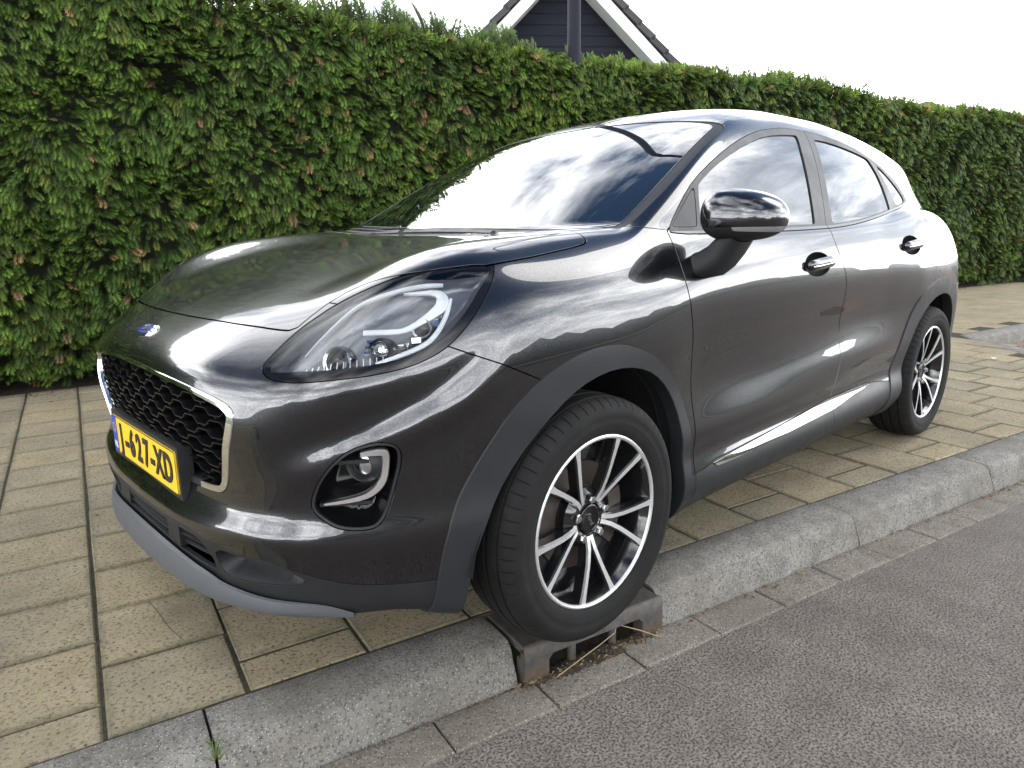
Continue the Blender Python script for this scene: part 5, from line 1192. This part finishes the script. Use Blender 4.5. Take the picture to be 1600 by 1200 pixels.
# ------------------------------------------------------------------ wheels
def make_wheel(name='wheel'):
    Wm = bpy.data.objects.new(name, None); Wm.empty_display_size = .1; link(Wm)
    # tyre: grooved tread, shoulder sipes, rounded sidewall (y outwards)
    half = [(.236, .092), (.243, .098), (.252, .1015), (.262, .1035), (.266, .1045), (.268, .1045), (.270, .1043), (.283, .1045), (.286, .1055), (.296, .1048), (.307, .1015), (.3155, .0955), (.322, .0875), (.3265, .079), (.3288, .0705), (.3300, .0645), (.3245, .0635), (.3245, .0565), (.3312, .0555), (.3330, .026), (.326, .025), (.326, .016), (.3338, .015)]
    prof = half+[(r_, -y) for r_, y in half[::-1]]; angs = [2*math.pi*(k_+f_)/64 for k_ in range(64) for f_ in (0, .035, .10, .135, .42, .71)]; n = len(angs); m_ = len(prof); V = []; F_ = []
    for i in range(n):
        t = angs[i]; sip = (i % 6 in (1, 2))
        for q, (r_, y) in enumerate(prof):
            rr_ = r_
            if sip and abs(y) > .066 and r_ > .312 and abs(y) < .097: rr_ -= .005
            V.append((rr_*math.cos(t), y, rr_*math.sin(t)))
    for i in range(n):
        j = (i+1) % n
        for q in range(m_-1): F_.append((i*m_+q, i*m_+q+1, j*m_+q+1, j*m_+q))
    me = mesh_np('tyre', V, F_, MATS['tyre_rubber'], smooth=True); me.set_sharp_from_angle(angle=math.radians(38)); ob('tyre', me, Wm)
    # rim barrel, flange, spokes
    R_ = lathe([(.2335, .0875), (.2345, .0915), (.2305, .0935), (.2250, .0915), (.2235, .087)], 96, (0, 1, 0)); rim = R_.build('rim', MATS['alloy'], Wm, auto=40)
    lathe([(.2235, .087), (.218, .075), (.2085, .055), (.204, .02), (.203, -.09)], 96, (0, 1, 0)).build('rim_barrel', MATS['alloy_black'], rim, auto=40)
    def polar(r_, a): return (r_*math.cos(a), r_*math.sin(a))
    mbk = None
    for k in range(5):
        ca = math.radians(53.5+72*k) 
        for sg in (-1, 1):
            # centre line of a spoke in the wheel plane: leaves the hub near the pair's axis and fans out
            stations = [(.046, 8.0*sg, .0060, .056), (.060, 6.6*sg, .0058, .061), (.085, 7.2*sg, .0057, .068), (.12, 10.0*sg, .0056, .075), (.16, 12.7*sg, .0060, .081), (.20, 14.6*sg, .0069, .0865), (.2265, 15.4*sg, .0095, .0895)]
            top = []; P_ = [np.array([*polar(r_, ca+math.radians(a))]) for r_, a, w_, y in stations]; V = []; Fb = []
            for i, (r_, a, w_, y) in enumerate(stations):
                t = P_[min(i+1, len(P_)-1)]-P_[max(i-1, 0)]; t /= np.linalg.norm(t); nn_ = np.array([-t[1], t[0]])
                l, rr_ = P_[i]+nn_*w_, P_[i]-nn_*w_; l2, r2_ = P_[i]+nn_*(w_+.0035), P_[i]-nn_*(w_+.0035); dp = .034
                V += [(l[0], y, l[1]), (rr_[0], y, rr_[1]), (r2_[0], y-.004, r2_[1]), (r2_[0]*1.0, y-dp, r2_[1]), (l2[0], y-dp, l2[1]), (l2[0], y-.004, l2[1])]
            ns_ = len(stations); MB().add([V[i*6+j] for i in range(ns_) for j in (0, 1)], [(i*2, i*2+1, i*2+3, i*2+2) for i in range(ns_-1)]).build('spoke_face', MATS['alloy'], rim)
            V = [(x, y-.0006, z) if j % 6 < 2 else (x, y, z) for j, (x, y, z) in enumerate(V)]
            fb = [(i*6+j, i*6+(j+1) % 6, (i+1)*6+(j+1) % 6, (i+1)*6+j) for i in range(ns_-1) for j in range(6)]
            MB().add(V, fb).build('spoke', MATS['alloy_black'], rim)
    lathe([(.205, .0), (.09, .012), (.082, .04), (.066, .052), (.058, .057), (.044, .058), (.040, .052)], 60, (0, 1, 0)).build('hub', MATS['alloy_black'], rim, auto=30)
    cap = lathe([(.0385, .050), (.0385, .058), (.036, .0600), (.031, .0605), (.029, .0592), (.0001, .0596)], 40, (0, 1, 0)).build('hub_cap', MATS['gloss_black'], rim, auto=40)
    for k in range(5):
        a = math.radians(89.5+72*k); c_ = (.0565*math.cos(a), .0, .0565*math.sin(a))
        lathe([(.0122, .048), (.0125, .066), (.0098, .0712), (.004, .0722), (.0001, .0723)], 6, (0, 1, 0), c_).build('wheel_nut', MATS['satin_chrome'], rim, auto=30)
    lathe([(.148, .004), (.150, -.002), (.150, -.022), (.02, -.022)], 72, (0, 1, 0), (0, .012, 0)).build('brake_disc', MATS['brake_steel'], Wm, auto=40)
    lathe([(.02, .017), (.148, .016)], 72, (0, 1, 0)).build('brake_face', MATS['brake_steel'], Wm)
    mb = MB()
    for i in range(9):
        a = math.radians(165+i*7); mb.box((.128*math.cos(a), .022, .128*math.sin(a)), (.05, .03, .022), np.array([[math.cos(a), 0, -math.sin(a)], [0, 1, 0], [math.sin(a), 0, math.cos(a)]]))
    mb.build('brake_caliper', MATS['brake_steel'], Wm)
    return Wm
def logo(rim):
    pass
w0 = make_wheel()
me = text_mesh('Ford', .020, .0004, .35); me.materials.append(MATS['satin_chrome'])
for o in [c for c in w0.children if c.name.startswith('rim')]:
    hc = [c for c in o.children if c.name.startswith('hub_cap')][0]
    t_ = ob('hub_lettering', me, o); t_.matrix_world = Matrix.Translation((0, .0602, 0)) @ Matrix.Rotation(math.radians(-65), 4, 'Y') @ Matrix(((-1, 0, 0, 0), (0, 0, 1, 0), (0, 1, 0, 0), (0, 0, 0, 1)))
def copy_tree(o, parent):
    c = o.copy(); COL.objects.link(c); c.parent = parent
    for ch in o.children: copy_tree(ch, c)
    return c
w0.parent = car; w0.matrix_parent_inverse = Matrix.Identity(4)
def setw(o, x, y, rz, spin): o.matrix_parent_inverse = CI; o.matrix_basis = Matrix.Translation((x, y, .334)) @ Matrix.Rotation(rz, 4, 'Z') @ Matrix.Rotation(spin, 4, 'Y')
w1 = copy_tree(w0, car); w2 = copy_tree(w0, car); w3 = copy_tree(w0, car)
setw(w0, 0, .783, -.016, 0); setw(w1, -2.588, .783, 0, math.radians(-19)); setw(w2, 0, -.783, math.pi-.016, .4); setw(w3, -2.588, -.783, math.pi, .9)
# ------------------------------------------------------------------ drain inlet in the kerb, under the front wheel
m = M('cast_iron', rough=.62, metal=.35); v = m.coord('Object'); n_ = m.noise(v, 11, 5, .65)
sx_ = m.n('ShaderNodeSeparateXYZ'); m.l(v, sx_.inputs[0])
lowz = m.math('ADD', m.math('MULTIPLY', m.math('ADD', sx_.outputs[2], .055), -8.), m.math('MULTIPLY', n_, 1.1))
c = m.mix(m.grey(lowz, .62, 1.15, 0, 1), m.ramp(m.noise(v, 30, 5, .7), [(.3, (.055, .052, .049)), (.7, (.12, .114, .108))]), m.ramp(m.noise(v, 45, 4, .7), [(.3, (.075, .052, .036)), (.7, (.14, .10, .068))]))
c = m.mix(m.grey(m.noise(v, 14, 5, .7), .48, .68, 0, .75), c, (.085, .060, .042)); m.color(c).bump(m.noise(v, 160, 4, .7), .5, .003)
dr = empty('drain_inlet', st(-.105, 0, 0)); dr.rotation_euler = (0, 0, KANG); tag(dr, 'rusty cast iron drain inlet in the kerb under the front wheel', 'drain')
def dl(s, t, z): return (s+.105, -t*1.0*0+t*-1.0*-1.0*0+(-t)*-1*-1, z)
# local frame: x along the kerb, y = -t (towards the road)
mb = MB(); L = .493
mb.box((0, .108, -.014), (L, .196, .020), ch=.004); mb.build('cover_plate', MATS['cast_iron'], dr)
prof = [(.190, -.045), (.190, -.008), (.196, -.003), (.203, -.004), (.210, -.012), (.212, -.045)]
mb = MB(); mb.prism([(-L/2, y, z) for y, z in prof], (0, 0, 0), (L, 0, 0)); mb.build('front_beam', MATS['cast_iron'], dr, auto=45)
for x0, x1, f0, f1 in ((-L/2, -L/2+.078, 0, .012), (L/2-.078, L/2, .012, 0)):
    P = [(x0, .190, -.05), (x1+(.012 if f1 else 0)*0, .190, -.05)]
    mb = MB(); a0, a1 = x0-(f0 and .014), x1+(f1 and .014)
    mb.prism([(a0, .2, -.0445), (a1, .2, -.0445), (x1, .2, -.060), (x1, .2, -.135), (x0, .2, -.135), (x0, .2, -.060)], (0, -.03, 0), (0, .0125, 0)); mb.build('post', MATS['cast_iron'], dr)
for x in (-.072, .075):
    mb = MB(); mb.tube([(x, .186, -.042), (x, .188, -.15)], [.0135, .012], 10); mb.build('grate_bar', MATS['cast_iron'], dr, auto=50)
mb = MB(); mb.add([(-L/2, .02, -.02), (L/2, .02, -.02), (L/2, .02, -.3), (-L/2, .02, -.3), (-L/2, .16, -.3), (L/2, .16, -.3)], [(0, 1, 2, 3), (3, 2, 5, 4)]); mb.build('chamber', MATS['dark_void'], dr)
# silt washed up against the drain and along the kerb foot
r_ = np.random.default_rng(12); V = []; F_ = []; nx, ny = 90, 12
for i in range(nx+1):
    for j in range(ny+1):
        s = -.50+.78*i/nx; t = -.10-.165*j/ny; e = math.exp(-((s+.10)/.30)**4)
        h = ROADZ+.004+.013*e*math.exp(-((j/ny-.62)/.2)**2)*(.75+.5*math.sin(s*31+j)*math.sin(s*17-j*1.3))-.012*(j/ny)**4-.012*(1-e)+.0025*r_.normal()-.10*max(0, .50-j/ny)
        V.append(st(s, t, h))
for i in range(nx):
    for j in range(ny): a = i*(ny+1)+j; F_.append((a, a+ny+1, a+ny+2, a+1))
tag(ob('silt', mesh_np('silt', V, F_, MATS['soil'], smooth=True)), kind='stuff')
M('dry_stalk', (.34, .27, .15), rough=.8); M('pale_bit', (.62, .58, .50), rough=.8); M('dry_leaf', (.20, .12, .06), rough=.9)
m = M('pebble', rough=.9); m.color(m.ramp(m.rand(), [(0, (.07, .06, .05)), (1, (.2, .18, .155))]))
mb = MB(); mb.tube([st(.06, -.245, ROADZ+.022), st(-.10, -.225, ROADZ+.05), st(-.165, -.215, ROADZ+.062), st(-.18, -.205, ROADZ+.085)], [.0014, .0014, .0012, .0008], 6); tag(mb.build('dry_stalk', MATS['dry_stalk'], smooth=True), 'long dry straw stalk lying across the drain openings', 'stalk')
mb = MB(); mb.tube([st(-.17, -.20, ROADZ+.082), st(-.24, -.235, ROADZ+.055), st(-.31, -.262, ROADZ+.020)], [.0012, .0014, .0008], 6); tag(mb.build('dry_stalk', MATS['dry_stalk'], smooth=True), 'shorter straw stalk reaching from the drain towards the right kerbstone', 'stalk')
mb = MB()
for k in range(900):
    rs = random.Random(4000+k); 
    if k < 110: s = rs.gauss(-.08, .2); t = -.20-abs(rs.gauss(0, .035)); z = ROADZ+.020
    elif k < 640: s = rs.uniform(-3.2, 1.2); t = -.207-abs(rs.gauss(0, .010)); z = ROADZ+.006
    else: s = rs.uniform(-3, 1.8); t = rs.uniform(.05, 3.6); z = .001
    a = rs.uniform(.0008, .0030)*(1.2 if k < 640 else .9); p = st(s, t, z); 
    R = np.array(Matrix.Rotation(rs.uniform(0, 6), 3, 'Z') @ Matrix.Rotation(rs.uniform(0, 6), 3, 'X'))
    mb.add((np.array([(1, 0, 0), (-1, .2, 0), (0, 1, .1), (.1, -1, 0), (0, 0, 1), (0, .1, -1)])*np.array([a, a*.8, a*.6]))@R.T+np.array(p), [(0, 2, 4), (2, 1, 4), (1, 3, 4), (3, 0, 4), (2, 0, 5), (1, 2, 5), (3, 1, 5), (0, 3, 5)])
tag(mb.build('grit', MATS['pebble']), kind='stuff')
# tuft of grass in the joint between two kerbstones
m = M('grass_blade', rough=.6); m.color(m.ramp(m.rand(), [(0, (.10, .15, .03)), (1, (.16, .22, .05))]))
mb = MB(); rs = random.Random(8)
for k in range(26):
    b = np.array(st(.905+rs.uniform(-.006, .006), -.15+rs.uniform(-.035, .03), -.012)); d_ = np.array([rs.gauss(0, .5), rs.gauss(.35, .5), 1.0]); h = rs.uniform(.018, .05); w_ = .0014
    sd_ = unit(np.cross(d_, (.3, .8, .1)))*w_; m1 = b+d_*h*.5; m2 = b+d_*h+np.array([d_[0], d_[1], -.3])*h*.35
    mb.add([b-sd_, b+sd_, m1+sd_*.8, m1-sd_*.8, m2], [(0, 1, 2, 3), (3, 2, 4)])
tag(mb.build('grass_tuft', MATS['grass_blade']), 'small green grass tuft growing in the joint between two kerbstones', 'grass tuft')
# stones and litter at the hedge foot
for k, (px_, lab) in enumerate((((.55, 4.30), 'largest grey stone on the soil under the hedge left of the grille'), ((.30, 4.33), 'small flat stone beside the larger one under the hedge'))):
    V = []; F_ = []; rs = random.Random(60+k); n = 10; R0 = (.075, .045)[k]
    for i in range(6):
        for j in range(n): a = 2*math.pi*j/n; b = math.pi*i/5; rr2 = R0*(1+.15*math.sin(a*2+k)+.08*rs.uniform(-1, 1)); V.append(np.array(st(px_[0], px_[1], .012))+np.array([rr2*math.sin(b)*math.cos(a), rr2*.8*math.sin(b)*math.sin(a), rr2*.55*math.cos(b)]))
    F_ = [(i*n+j, i*n+(j+1) % n, (i+1)*n+(j+1) % n, (i+1)*n+j) for i in range(5) for j in range(n)]
    tag(MB().add(V, F_).build('stone', MATS['pebble'], smooth=True), lab, 'stone')
mb = MB(); c_ = st(-5.05, 1.05, .006); mb.add([(c_[0]-.045, c_[1], c_[2]), (c_[0], c_[1]-.025, c_[2]+.012), (c_[0]+.05, c_[1]+.01, c_[2]+.004), (c_[0], c_[1]+.022, c_[2]+.015)], [(0, 1, 3), (1, 2, 3)]); o = mb.build('dry_leaf', MATS['pale_bit']); tag(o, 'pale curled dry leaf on the paving behind the rear wheel', 'leaf')

# dead leaves and hedge clippings at the foot of the hedge and along the kerb
m = M('litter', rough=.95); g = m.n('ShaderNodeNewGeometry'); m.color(m.ramp(g.outputs['Random Per Island'], [(0, (.06, .038, .02)), (.5, (.15, .09, .045)), (.8, (.22, .16, .08)), (1, (.08, .10, .03))]))
mb = MB()
for k in range(1500):
    rs = random.Random(9000+k)
    if k < 1000: s = rs.uniform(-11, 2.6); t = 4.22-abs(rs.gauss(0, .16)) if k % 3 else 4.25+rs.uniform(0, .4); z = .006
    elif k < 1250: s = rs.uniform(-4.3, 1.4); t = -.205-abs(rs.gauss(0, .012)); z = ROADZ+.008
    elif k < 1330: s = rs.gauss(-.1, .2); t = -.215-abs(rs.gauss(0, .02)); z = ROADZ+.016
    else: s = rs.uniform(-6, 1.9); t = rs.uniform(.0, 4.1); z = .003
    L_ = rs.uniform(.005, .020)*(.6 if 1000 < k < 1330 or k >= 1330 else 1.1); w_ = L_*rs.uniform(.2, .5); a = rs.uniform(0, 6.28); p = np.array(st(s, t, z)); d_ = np.array([math.cos(a), math.sin(a), rs.uniform(-.1, .5)]); e_ = np.array([-math.sin(a), math.cos(a), rs.uniform(-.3, .3)])
    mb.add([p-d_*L_, p+e_*w_+(0, 0, .003), p+d_*L_, p-e_*w_], [(0, 3, 2, 1)])
tag(mb.build('leaf_litter', MATS['litter']), kind='stuff')
